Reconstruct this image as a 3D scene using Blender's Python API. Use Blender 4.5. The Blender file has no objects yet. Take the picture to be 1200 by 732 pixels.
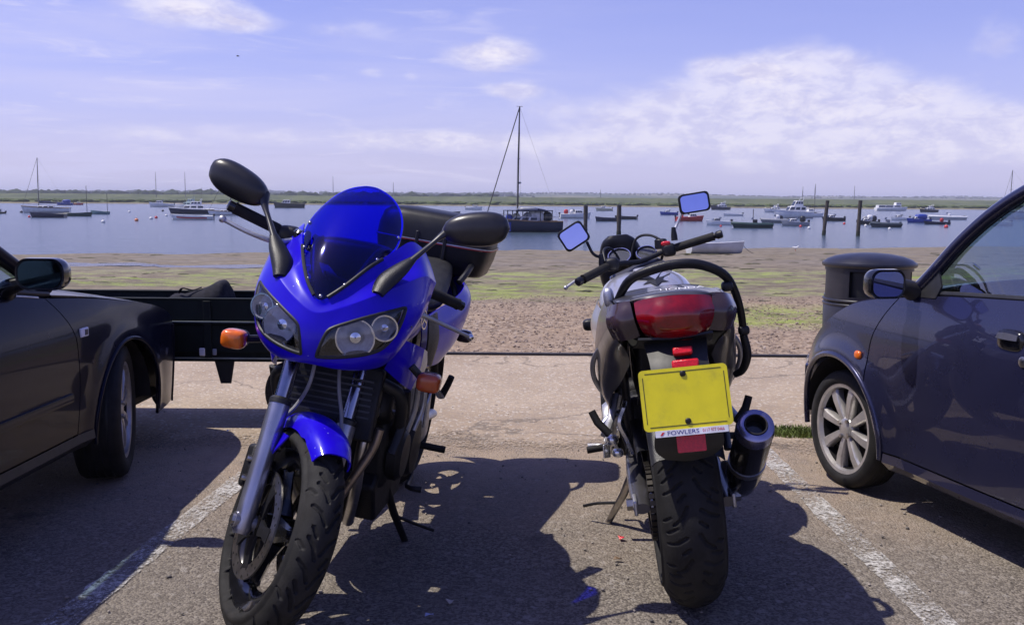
import bpy, bmesh, math, random
import numpy as np
from mathutils import Matrix, Vector
R = math.radians
rng = np.random.default_rng(7)
random.seed(7)
SC = bpy.context.scene
COL = SC.collection

# ---------------------------------------------------------------- camera
PITCH, ROLL, CAMH = math.atan(132.5 / 1120.0), R(0.43), 1.22
fwd = Vector((0, math.cos(PITCH), -math.sin(PITCH)))
up0 = Vector((0, math.sin(PITCH), math.cos(PITCH)))
rt0 = Vector((1, 0, 0))
rt = rt0 * math.cos(ROLL) + up0 * math.sin(ROLL)
up = up0 * math.cos(ROLL) - rt0 * math.sin(ROLL)
cd = bpy.data.cameras.new("camera")
cam = bpy.data.objects.new("camera", cd)
COL.objects.link(cam)
mw = Matrix.Identity(4)
for i in range(3):
    mw[i][0], mw[i][1], mw[i][2] = rt[i], up[i], -fwd[i]
mw[2][3] = CAMH
cam.matrix_world = mw
cd.sensor_width = 36.0
cd.lens = 36.0 * 1120.0 / 1200.0
cd.clip_start, cd.clip_end = 0.05, 20000
SC.camera = cam

# ---------------------------------------------------------------- render / exposure
SC.view_settings.view_transform = 'Standard'
SC.view_settings.look = 'None'
SC.view_settings.exposure = -0.06
SC.view_settings.gamma = 1.0
SC.cycles.use_denoising = True
SC.cycles.max_bounces = 8
SC.cycles.transparent_max_bounces = 16
SC.cycles.caustics_reflective = False
SC.cycles.caustics_refractive = False

# ---------------------------------------------------------------- sun and sky
SUN_EL, SUN_AZ = R(62.5), R(-90)          # azimuth from +Y clockwise: the sun stands to the left
sdir = Vector((math.sin(SUN_AZ) * math.cos(SUN_EL), math.cos(SUN_AZ) * math.cos(SUN_EL), math.sin(SUN_EL)))
sl = bpy.data.lights.new("sun", 'SUN')
sl.energy, sl.angle, sl.color = 5.0, R(0.5), (1.0, 0.94, 0.84)
so = bpy.data.objects.new("sun", sl)
COL.objects.link(so)
so.rotation_euler = sdir.to_track_quat('Z', 'Y').to_euler()
so.location = (-20, 5, 30)

W = bpy.data.worlds.new("World")
SC.world = W
W.use_nodes = True
wt = W.node_tree
wt.nodes.clear()


class NT:
    """tiny helper to write node graphs as expressions"""
    def __init__(s, nt): s.t = nt
    def n(s, typ, **kw):
        o = s.t.nodes.new(typ)
        for k, v in kw.items(): setattr(o, k, v)
        return o
    def put(s, sock, v):
        if isinstance(v, bpy.types.NodeSocket): s.t.links.new(v, sock)
        elif isinstance(v, (tuple, list)) and len(v) == 3 and sock.type == 'RGBA': sock.default_value = (*v, 1)
        else: sock.default_value = v
    def m(s, op, a, b=0.0, c=0.0, clamp=False):
        o = s.n('ShaderNodeMath', operation=op, use_clamp=clamp)
        for i, v in enumerate((a, b, c)): s.put(o.inputs[i], v)
        return o.outputs[0]
    def mix(s, f, a, b, mode='MIX'):
        o = s.n('ShaderNodeMix', data_type='RGBA', blend_type=mode)
        s.put(o.inputs['Factor'], f); s.put(o.inputs[6], a); s.put(o.inputs[7], b)
        return o.outputs[2]
    def sep(s, v):
        o = s.n('ShaderNodeSeparateXYZ'); s.put(o.inputs[0], v); return o.outputs
    def comb(s, x, y, z):
        o = s.n('ShaderNodeCombineXYZ')
        for i, v in enumerate((x, y, z)): s.put(o.inputs[i], v)
        return o.outputs[0]
    def noise(s, vec, scale, detail=4, rough=0.55, dist=0.0):
        o = s.n('ShaderNodeTexNoise'); s.put(o.inputs['Vector'], vec)
        o.inputs['Scale'].default_value = scale; o.inputs['Detail'].default_value = detail
        o.inputs['Roughness'].default_value = rough; o.inputs['Distortion'].default_value = dist
        return o.outputs['Fac']
    def vor(s, vec, scale, feature='F1'):
        o = s.n('ShaderNodeTexVoronoi', feature=feature); s.put(o.inputs['Vector'], vec); o.inputs['Scale'].default_value = scale
        return o
    def ss(s, v, a, b, lo=0.0, hi=1.0):
        o = s.n('ShaderNodeMapRange', interpolation_type='SMOOTHSTEP')
        s.put(o.inputs[0], v)
        for i, q in enumerate((a, b, lo, hi)): s.put(o.inputs[i + 1], q)
        return o.outputs[0]
    def mul(s, vec, v3):
        o = s.n('ShaderNodeVectorMath', operation='MULTIPLY'); s.put(o.inputs[0], vec); o.inputs[1].default_value = v3
        return o.outputs[0]


def build_world():
    k = NT(wt)
    sky = k.n('ShaderNodeTexSky', sky_type='NISHITA')
    sky.sun_disc = False
    sky.sun_elevation = SUN_EL
    sky.sun_rotation = SUN_AZ
    sky.air_density, sky.dust_density, sky.ozone_density = 1.0, 0.6, 1.6
    d = k.n('ShaderNodeTexCoord').outputs['Generated']
    x, y, z = k.sep(d)
    az = k.m('ARCTAN2', x, y)
    el = k.m('ARCSINE', z)
    zz = k.m('ADD', k.m('MAXIMUM', z, 0.0), 0.11)
    pl = k.comb(k.m('DIVIDE', x, zz), k.m('DIVIDE', y, zz), 0.0)
    n1 = k.noise(k.mul(pl, (1.0, 0.75, 1.0)), 2.1, 9, 0.62, 0.25)
    n2 = k.noise(k.mul(pl, (0.55, 1.0, 1.0)), 0.9, 6, 0.55, 0.6)
    n3 = k.noise(k.comb(k.m('MULTIPLY', az, 9.0), k.m('MULTIPLY', el, 17.0), 3.0), 1.6, 9, 0.6, 0.4)
    # the clouds that stand in view: px, py, half sizes in px, weight
    blobs = [(238, 30, 62, 20, .82), (300, 44, 34, 11, .58), (165, 10, 60, 12, .4), (578, 70, 50, 18, .86), (598, 110, 38, 10, .66), (440, 92, 18, 8, .35), (482, 97, 12, 7, .3),
             (410, 45, 70, 14, .22), (850, 118, 120, 40, .44), (960, 135, 110, 46, .44), (760, 145, 100, 30, .36), (1080, 155, 130, 34, .38), (868, 92, 26, 12, .40), (820, 84, 22, 10, .34), (1045, 125, 40, 14, .3),
             (930, 85, 70, 22, .40), (700, 175, 160, 22, .30), (1000, 185, 260, 26, .30), (640, 130, 60, 16, .22), (1110, 70, 40, 22, .30), (310, 165, 240, 14, .36), (520, 165, 70, 12, .30), (30, 20, 60, 20, .15), (1180, 160, 80, 18, .3)]
    acc = 0.0
    for (px, py, sx, sy, w) in blobs:
        a = k.m('DIVIDE', k.m('SUBTRACT', az, (px - 600) / 1120.0), sx / 1120.0)
        e = k.m('DIVIDE', k.m('SUBTRACT', el, (229 + px * .0075 - py) / 1120.0), sy / 1120.0)
        g = k.m('EXPONENT', k.m('MULTIPLY', k.m('ADD', k.m('MULTIPLY', a, a), k.m('MULTIPLY', e, e)), -1.0))
        acc = k.m('MULTIPLY_ADD', g, w, acc)
    n4 = k.noise(k.comb(k.m('MULTIPLY', az, 15.0), k.m('MULTIPLY', el, 30.0), 7.0), 1.9, 11, 0.64, 0.25)
    dens = k.m('ADD', k.m('MULTIPLY', acc, 1.15), k.m('ADD', k.m('MULTIPLY', n3, 0.75), k.m('MULTIPLY', n1, 0.35)))
    soft = k.m('MULTIPLY', k.ss(dens, 0.70, 1.20), .66)
    d2 = k.m('ADD', k.m('MULTIPLY', acc, 1.25), k.m('MULTIPLY', k.m('SUBTRACT', n4, .5), 1.9))
    hard = k.ss(d2, 0.42, 0.80)
    cl = k.m('MAXIMUM', soft, k.m('MULTIPLY', hard, k.ss(acc, .45, .85, .22, .95)))
    # thin high veil, more of it to the left; the zenith stays clear
    low = k.m('EXPONENT', k.m('MULTIPLY', k.m('MAXIMUM', el, 0.0), -3.2))
    veil = k.m('MULTIPLY', k.m('MULTIPLY', k.ss(n2, 0.36, 0.74), k.ss(az, 0.40, -0.45, 0.12, 0.80)), low)
    base = k.mix(1.0, sky.outputs[0], (1.06, 0.92, 1.62), 'MULTIPLY')
    hz = k.m('EXPONENT', k.m('MULTIPLY', k.m('MAXIMUM', el, 0.0), -8.0))
    lum_cloud = k.mix(k.ss(n4, 0.36, 0.62), (6.8, 6.6, 8.9), (9.3, 8.9, 10.0))
    c1 = k.mix(k.m('MULTIPLY', hz, 0.84), base, (6.4, 6.35, 9.0))
    c2 = k.mix(veil, c1, (6.9, 6.75, 9.6))
    # wind-drawn wisps over the left half
    wn = k.noise(k.comb(k.m('ADD', k.m('MULTIPLY', az, 6.0), k.m('MULTIPLY', el, 9.0)), k.m('MULTIPLY', el, 46.0), 1.0), 1.3, 9, .66, .9)
    wisp = k.m('MULTIPLY', k.m('MULTIPLY', k.ss(wn, .50, .72), .60), k.m('MULTIPLY', k.ss(az, .12, -.12), low))
    c2 = k.mix(wisp, c2, (8.2, 7.9, 9.9))
    c3 = k.mix(cl, c2, lum_cloud)
    below = k.ss(z, -0.03, -0.005)
    c4 = k.mix(below, (1.6, 1.5, 1.4), c3)
    bg = k.n('ShaderNodeBackground')
    k.put(bg.inputs[0], c4)
    bg.inputs[1].default_value = 0.105
    out = k.n('ShaderNodeOutputWorld')
    wt.links.new(bg.outputs[0], out.inputs[0])


build_world()
SC.cycles.sample_clamp_indirect = 6.0


# ---------------------------------------------------------------- geometry helpers: a geometry is (V, F)
def A(v): return np.asarray(v, float)

def join(*gs):
    V, F, o = [], [], 0
    for g in gs:
        v = A(g[0]).reshape(-1, 3); V.append(v)
        F += [tuple(i + o for i in f) for f in g[1]]
        o += len(v)
    return np.vstack(V), F

def xf(g, M):
    v = A(g[0]); M = A([list(r) for r in M])
    return v @ M[:3, :3].T + M[:3, 3], g[1]

def mv(g, t): return A(g[0]) + A(t), g[1]

def flip(g):
    v = A(g[0]).copy(); v[:, 1] *= -1
    return v, [tuple(reversed(f)) for f in g[1]]

def rotm(axis, deg, about=(0, 0, 0)):
    a = Vector(about)
    return Matrix.Translation(a) @ Matrix.Rotation(R(deg), 4, Vector(axis)) @ Matrix.Translation(-a)

def box(c, s, rz=0, rx=0, ry=0):
    c, s = A(c), A(s) / 2
    V = A([(x, y, z) for x in (-1, 1) for y in (-1, 1) for z in (-1, 1)]) * s
    F = [(0, 1, 3, 2), (4, 6, 7, 5), (0, 4, 5, 1), (2, 3, 7, 6), (0, 2, 6, 4), (1, 5, 7, 3)]
    if rz or rx or ry:
        M = A((Matrix.Rotation(R(rz), 3, 'Z') @ Matrix.Rotation(R(ry), 3, 'Y') @ Matrix.Rotation(R(rx), 3, 'X')))
        V = V @ M.T
    return V + c, F

def cr(P, n=6, closed=False):
    """Catmull-Rom through P, n steps per span"""
    P = A(P)
    if n <= 1: return P
    m = len(P)
    Q = np.vstack([P[-1:], P, P[:2]]) if closed else np.vstack([2 * P[:1] - P[1:2], P, 2 * P[-1:] - P[-2:-1]])
    out = []
    for i in range(m if closed else m - 1):
        a, b, c, d = Q[i], Q[i + 1], Q[i + 2], Q[i + 3]
        for t in np.arange(n) / n:
            out.append(.5 * (2 * b + (c - a) * t + (2 * a - 5 * b + 4 * c - d) * t * t + (3 * b - a - 3 * c + d) * t ** 3))
    if not closed: out.append(P[-1])
    return A(out)

def loft(secs, cap=True, closed=True):
    secs = [A(s) for s in secs]; n = len(secs[0]); F = []
    for i in range(len(secs) - 1):
        for j in range(n if closed else n - 1):
            k = (j + 1) % n
            F.append((i * n + j, i * n + k, (i + 1) * n + k, (i + 1) * n + j))
    if cap and closed:
        F.append(tuple(reversed(range(n)))); F.append(tuple(range((len(secs) - 1) * n, len(secs) * n)))
    return np.vstack(secs), F

def tube(P, r, seg=10, n=1, flat=1.0, upv=(0, 0, 1)):
    P = A(P); m0 = len(P)
    rr = np.full(m0, r, float) if np.isscalar(r) else A(r)
    if n > 1:
        rr = cr(np.c_[rr, rr * 0, rr * 0], n)[:, 0]; P = cr(P, n)
    T = np.gradient(P, axis=0); T /= np.linalg.norm(T, axis=1)[:, None] + 1e-12
    u = np.cross(A(upv), T[0])
    if np.linalg.norm(u) < 1e-4: u = np.cross((1, 0, 0), T[0])
    secs = []
    for p, t, q in zip(P, T, rr):
        u = u - t * (u @ t); u /= np.linalg.norm(u) + 1e-12
        v = np.cross(t, u)
        secs.append([p + q * (math.cos(a) * u + flat * math.sin(a) * v) for a in np.arange(seg) * 2 * math.pi / seg])
    return loft(secs)

def cyl(p0, p1, r0, r1=None, seg=16): return tube([p0, p1], [r0, r0 if r1 is None else r1], seg)

def lathe(prof, o=(0, 0, 0), ax=(0, 0, 1), seg=32, cap=False):
    ax = A(ax) / np.linalg.norm(ax); o = A(o)
    u = np.cross(ax, (1, 0, 0) if abs(ax[0]) < .9 else (0, 1, 0)); u /= np.linalg.norm(u); v = np.cross(ax, u)
    secs = []
    for (r, h) in prof:
        secs.append([o + ax * h + max(r, 1e-5) * (math.cos(a) * u + math.sin(a) * v) for a in np.arange(seg) * 2 * math.pi / seg])
    return loft(secs, cap)

def ring(prof, o, ax, seg=48):
    """closed profile lathe"""
    return lathe(list(prof) + [prof[0]], o, ax, seg)

def sball(c, r, p=2.6, nu=20, nv=12, M=None):
    """superellipsoid; M optional 3x3 orientation"""
    f = lambda w, e: math.copysign(abs(w) ** e, w)
    e = 2.0 / p; V = []
    for i in range(nv + 1):
        b = -math.pi / 2 + math.pi * i / nv
        cb = max(abs(math.cos(b)), 1e-4)
        for j in range(nu):
            a = 2 * math.pi * j / nu
            V.append((f(cb, e) * f(math.cos(a), e), f(cb, e) * f(math.sin(a), e), f(math.sin(b), e)))
    V = A(V) * A(r)
    if M is not None: V = V @ A(M).T
    V = V + A(c)
    F = [(i * nu + j, i * nu + (j + 1) % nu, (i + 1) * nu + (j + 1) % nu, (i + 1) * nu + j) for i in range(nv) for j in range(nu)]
    F += [tuple(reversed(range(nu))), tuple(range(nv * nu, (nv + 1) * nu))]
    return V, F

def patch(grid, nu=6, nv=6):
    G = A(grid)
    G = np.stack([cr(row, nu) for row in G])
    return np.stack([cr(G[:, j], nv) for j in range(G.shape[1])], axis=1)

def sheet(G, thick=0.0, keep=None):
    """grid of points -> surface, thickened inwards when thick"""
    G = A(G); a, b = G.shape[:2]
    idx = lambda i, j: i * b + j
    F = [(idx(i, j), idx(i, j + 1), idx(i + 1, j + 1), idx(i + 1, j)) for i in range(a - 1) for j in range(b - 1) if keep is None or keep[i, j]]
    V = G.reshape(-1, 3)
    if not thick: return V, F
    du, dv = np.gradient(G, axis=0), np.gradient(G, axis=1)
    N = np.cross(du, dv); N /= np.linalg.norm(N, axis=2)[..., None] + 1e-12
    V2 = (G - N * thick).reshape(-1, 3); o = len(V)
    F2 = [tuple(o + q for q in reversed(f)) for f in F]
    from collections import Counter
    ed = {}
    for f in F:
        for p, q in zip(f, f[1:] + f[:1]):
            if (q, p) in ed: del ed[(q, p)]
            else: ed[(p, q)] = 1
    F3 = [(q, p, p + o, q + o) for (p, q) in ed]
    return np.vstack([V, V2]), F + F2 + F3

def prism(poly, o, u, v, d):
    """polygon in the plane (u, v) at o, pushed along d"""
    o, u, v, d = A(o), A(u), A(v), A(d); n = len(poly)
    V = [o + a * u + b * v for a, b in poly]
    V = V + [p + d for p in V]
    return A(V), [tuple(range(n)), tuple(reversed(range(n, 2 * n)))] + [(i, (i + 1) % n, n + (i + 1) % n, n + i) for i in range(n)]

def rrect(w, h, r, k=4):
    P = []
    for cx, cy, a0 in ((w / 2 - r, h / 2 - r, 0), (-w / 2 + r, h / 2 - r, 90), (-w / 2 + r, -h / 2 + r, 180), (w / 2 - r, -h / 2 + r, 270)):
        for i in range(k + 1):
            a = R(a0 + 90 * i / k); P.append((cx + r * math.cos(a), cy + r * math.sin(a)))
    return P

def inpoly(y, z, poly):
    y, z = A(y), A(z); c = np.zeros(y.shape, bool); n = len(poly)
    for i in range(n):
        (a, b), (e, f) = poly[i], poly[i - 1]
        t = ((b > z) != (f > z)) & (y < (e - a) * (z - b) / (f - b + 1e-12) + a)
        c ^= t
    return c

def mesh(name, g, smooth=35, recalc=True):
    me = bpy.data.meshes.new(name)
    V = A(g[0])
    me.from_pydata(V.tolist(), [], [list(f) for f in g[1]])
    if recalc and len(g[1]) < 60000:
        b = bmesh.new(); b.from_mesh(me)
        bmesh.ops.recalc_face_normals(b, faces=b.faces)
        b.to_mesh(me); b.free()
    if smooth:
        me.shade_smooth()
        if smooth < 180: me.set_sharp_from_angle(angle=R(smooth))
    me.update()
    return me

def mk(name, g, mat, parent=None, smooth=35, bevel=0.0, seg=2, sub=0, recalc=True):
    me = g if isinstance(g, bpy.types.Mesh) else mesh(name, g, smooth, recalc)
    o = bpy.data.objects.new(name, me)
    COL.objects.link(o)
    if mat is not None and not me.materials: me.materials.append(mat)
    if parent is not None: o.parent = parent
    if bevel:
        b = o.modifiers.new('bevel', 'BEVEL'); b.width = bevel; b.segments = seg; b.limit_method = 'ANGLE'; b.angle_limit = R(40); b.harden_normals = False
    if sub:
        s = o.modifiers.new('subdiv', 'SUBSURF'); s.levels = s.render_levels = sub
    return o

def tag(o, label, cat, group=None):
    o['label'] = label; o['category'] = cat
    if group: o['group'] = group
    return o

def thing(name, label, cat, M=None, group=None):
    o = bpy.data.objects.new(name, None); COL.objects.link(o)
    o.empty_display_size = 0.1
    if M is not None: o.matrix_world = M
    return tag(o, label, cat, group)

def struct(name, g, mat, smooth=35, kind='structure', recalc=True):
    o = mk(name, g, mat, None, smooth, recalc=recalc); o['kind'] = kind
    return o

def copy_tree(o, parent=None):
    c = o.copy(); COL.objects.link(c); c.parent = parent
    for ch in list(o.children): copy_tree(ch, c)
    return c

def textgeo(s, size, o, u, v, align='CENTER'):
    """flat lettering laid on the plane (u, v) at o"""
    cu = bpy.data.curves.new('t', 'FONT'); cu.body = s; cu.size = size; cu.align_x = align; cu.align_y = 'CENTER'; cu.resolution_u = 3
    ob = bpy.data.objects.new('t', cu); COL.objects.link(ob)
    dg = bpy.context.evaluated_depsgraph_get()
    me = bpy.data.meshes.new_from_object(ob.evaluated_get(dg))
    V = A([w.co[:] for w in me.vertices]); F = [tuple(p.vertices) for p in me.polygons]
    bpy.data.objects.remove(ob); bpy.data.curves.remove(cu); bpy.data.meshes.remove(me)
    return A(o) + V[:, :1] * A(u) + V[:, 1:2] * A(v), F


# ---------------------------------------------------------------- materials
def newmat(name):
    m = bpy.data.materials.new(name); m.use_nodes = True
    k = NT(m.node_tree); b = m.node_tree.nodes['Principled BSDF']
    return m, k, b

def pbr(name, col, rough=.5, metal=0.0, coat=0.0, spec=.5, var=.15, vs=14.0, bump=0.0, bs=90.0, dirt=0.0, dcol=(.20, .17, .14), coatr=.04, rvar=.08, cior=1.36):
    m, k, b = newmat(name)
    ob = k.n('ShaderNodeTexCoord').outputs['Object']
    n = k.noise(ob, vs, 5)
    lo = tuple(c * (1 - var) for c in col); hi = tuple(min(1, c * (1 + var)) for c in col)
    c = k.mix(k.ss(n, .3, .7), lo, hi)
    rg = k.m('ADD', k.m('MULTIPLY', k.noise(ob, vs * 2.3, 4), rvar * 2), rough - rvar, clamp=True)
    if dirt:
        dm = k.m('MULTIPLY', k.ss(k.noise(ob, vs * .7, 8, .68), .45, .8), dirt)
        c = k.mix(dm, c, dcol); rg = k.m('MULTIPLY_ADD', dm, .5, rg, clamp=True)
    k.put(b.inputs['Base Color'], c); k.put(b.inputs['Roughness'], rg)
    b.inputs['Metallic'].default_value = metal
    b.inputs['Coat Weight'].default_value = coat
    b.inputs['Coat Roughness'].default_value = coatr
    b.inputs['Coat IOR'].default_value = cior
    b.inputs['Specular IOR Level'].default_value = spec
    if bump:
        bn = k.n('ShaderNodeBump'); bn.inputs['Strength'].default_value = bump; bn.inputs['Distance'].default_value = .004
        k.put(bn.inputs['Height'], k.noise(ob, bs, 4)); k.t.links.new(bn.outputs[0], b.inputs['Normal'])
    return m

def glassy(name, tint, refl=.06, rough=.02, rcol=(1, 1, 1), fk=.75):
    """thin pane: tinted see-through plus a fresnel reflection"""
    m, k, b = newmat(name)
    m.node_tree.nodes.remove(b)
    tr = k.n('ShaderNodeBsdfTransparent'); tr.inputs[0].default_value = (*tint, 1)
    gl = k.n('ShaderNodeBsdfGlossy'); gl.inputs[0].default_value = (*rcol, 1); gl.inputs['Roughness'].default_value = rough
    lw = k.n('ShaderNodeLayerWeight'); lw.inputs[0].default_value = .28
    f = k.m('MULTIPLY_ADD', k.m('POWER', lw.outputs['Facing'], 2.2), fk, refl, clamp=True)
    mx = k.n('ShaderNodeMixShader'); k.put(mx.inputs[0], f)
    k.t.links.new(tr.outputs[0], mx.inputs[1]); k.t.links.new(gl.outputs[0], mx.inputs[2])
    k.t.links.new(mx.outputs[0], m.node_tree.nodes['Material Output'].inputs[0])
    return m

def add_flecks(m):
    """dust and dead flies: a few small pale specks on the paint"""
    k = NT(m.node_tree); b = m.node_tree.nodes['Principled BSDF']
    src = b.inputs['Base Color'].links[0].from_socket
    ob = k.n('ShaderNodeTexCoord').outputs['Object']
    v = k.vor(ob, 60.0)
    sp = k.m('MULTIPLY', k.ss(v.outputs['Distance'], .16, .08), k.m('GREATER_THAN', k.sep(v.outputs['Color'])[0], .90))
    k.put(b.inputs['Base Color'], k.mix(k.m('MULTIPLY', sp, .55), src, (.42, .42, .58)))

BLUE = pbr('blue_paint', (.014, .003, .54), .36, 0, .5, .12, .10, 9, dirt=.06, dcol=(.10, .08, .30), coatr=.08, cior=1.36)
add_flecks(BLUE)
SCREEN = glassy('blue_screen_tint', (.045, .025, .97), .035, .06, (.9, .9, 1.0), .22)
LENS = glassy('clear_lens', (.92, .94, .98), .07, .03, fk=.35)
GLASS = glassy('car_window_glass', (.56, .68, .70), .17, .01)
BLACK = pbr('black_plastic', (.009, .009, .011), .40, 0, 0, .4, .25, 20, .25, 300, dirt=.14, dcol=(.05, .047, .044))
GBLACK = pbr('gloss_black', (.008, .008, .010), .16, 0, .6, .5, .2, 12, dirt=.12, dcol=(.06, .055, .05))
SATIN = pbr('satin_mirror_shell', (.022, .021, .023), .33, 0, 0, .5, .2, 16)
RUBBER = pbr('tyre_rubber', (.014, .0135, .0135), .72, 0, 0, .30, .28, 22, .3, 260, dirt=.45, dcol=(.045, .040, .036))
HOSE = pbr('hose_rubber', (.012, .012, .013), .5)
CHROME = pbr('chrome', (.72, .72, .74), .10, 1.0, 0, .5, .06)
STEEL = pbr('brushed_steel', (.46, .44, .42), .30, 1.0, 0, .5, .18, 30, dirt=.3, dcol=(.14, .11, .09))
ALU = pbr('cast_aluminium', (.52, .52, .54), .42, .85, 0, .5, .15, 24, .2, 200, dirt=.35, dcol=(.16, .14, .12))
FORK = pbr('fork_silver_paint', (.40, .40, .46), .30, .85, .2, .5, .08, 12, dirt=.2)
SILVER = pbr('silver_paint', (.52, .52, .57), .32, .55, 1.0, .5, .06, 10, dirt=.1)
GRAPH = pbr('graphite_paint', (.085, .082, .088), .36, .5, .6, .5, .12, 12, dirt=.2)
ENGB = pbr('engine_black', (.010, .010, .012), .5, .2, 0, .4, .3, 18, .3, 160, dirt=.3, dcol=(.05, .044, .038))
ORANGE = pbr('orange_lens', (.75, .15, .012), .18, 0, .6, .5, .15, 40)
ORANGE_SHADED = pbr('shaded_orange_lens', (.40, .07, .015), .22, 0, .6, .5, .15, 40)  # the orange lens again, with shadow painted into its colour
RED = pbr('red_lens', (.19, .003, .006), .15, 0, .8, .5, .25, 30)
REDR = pbr('red_reflector', (.62, .010, .014), .22, 0, .5, .5, .15, 160, .3, 500)
SMOKE = pbr('smoked_lens', (.045, .028, .030), .15, 0, .7)
YELLOW = pbr('plate_yellow', (.76, .66, .003), .32, 0, .25, .5, .05, 17, dirt=.45, dcol=(.16, .145, .05))
WHITEP = pbr('plate_white', (.72, .72, .76), .35)
INKB = pbr('ink_blue', (.03, .03, .22), .5)
INKR = pbr('ink_red', (.55, .02, .03), .5)
INKW = pbr('ink_white', (.75, .75, .78), .45)
INKK = pbr('ink_black', (.01, .01, .01), .5)
SEATM = pbr('seat_vinyl', (.018, .018, .019), .55, 0, 0, .45, .2, 30, .4, 220, dirt=.3, dcol=(.06, .055, .05))
MIRR = pbr('mirror_glass', (.42, .46, .80), .03, 1.0, 0, .5, .02, rvar=.01)
REFLECT = pbr('lamp_reflector', (.82, .82, .88), .22, .35, 0, .5, .1, 60, .35, 120)
SALOON = pbr('saloon_paint', (.004, .005, .018), .30, 0, .45, .06, .08, 6, dirt=.04, dcol=(.05, .045, .04))
KAP = pbr('hatch_paint', (.025, .026, .064), .28, .45, 1.0, .3, .06, 5, dirt=.06, dcol=(.10, .085, .09), coatr=.015, cior=1.5)
TRIM = pbr('black_trim', (.016, .016, .018), .5, 0, 0, .5, .2, 20, dirt=.3, dcol=(.08, .07, .06))
ALLOY = pbr('alloy_wheel', (.50, .48, .46), .38, .7, .3, .5, .1, 20, dirt=.5, dcol=(.16, .13, .11))
BINM = pbr('bin_plastic', (.013, .013, .020), .38, 0, .15, .5, .15, 8, dirt=.25, dcol=(.09, .08, .08))
TRAIL = pbr('trailer_green_steel', (.005, .009, .009), .6, 0, 0, .25, .25, 12, dirt=.15, dcol=(.02, .024, .02))
TRAILW = pbr('worn_steel_edge', (.32, .36, .33), .5, .5)
CLOTHK = pbr('dark_cloth', (.020, .020, .026), .9, 0, 0, .2, .3, 30, .5, 60)
INTER = pbr('car_interior', (.035, .037, .042), .8, 0, 0, .3)
PILE = pbr('weathered_pile', (.060, .050, .042), .85, 0, 0, .3, .35, 3, .6, 25)

# ================================================================ the setting
SEA = -2.5
KERB_Y = 7.40

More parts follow.
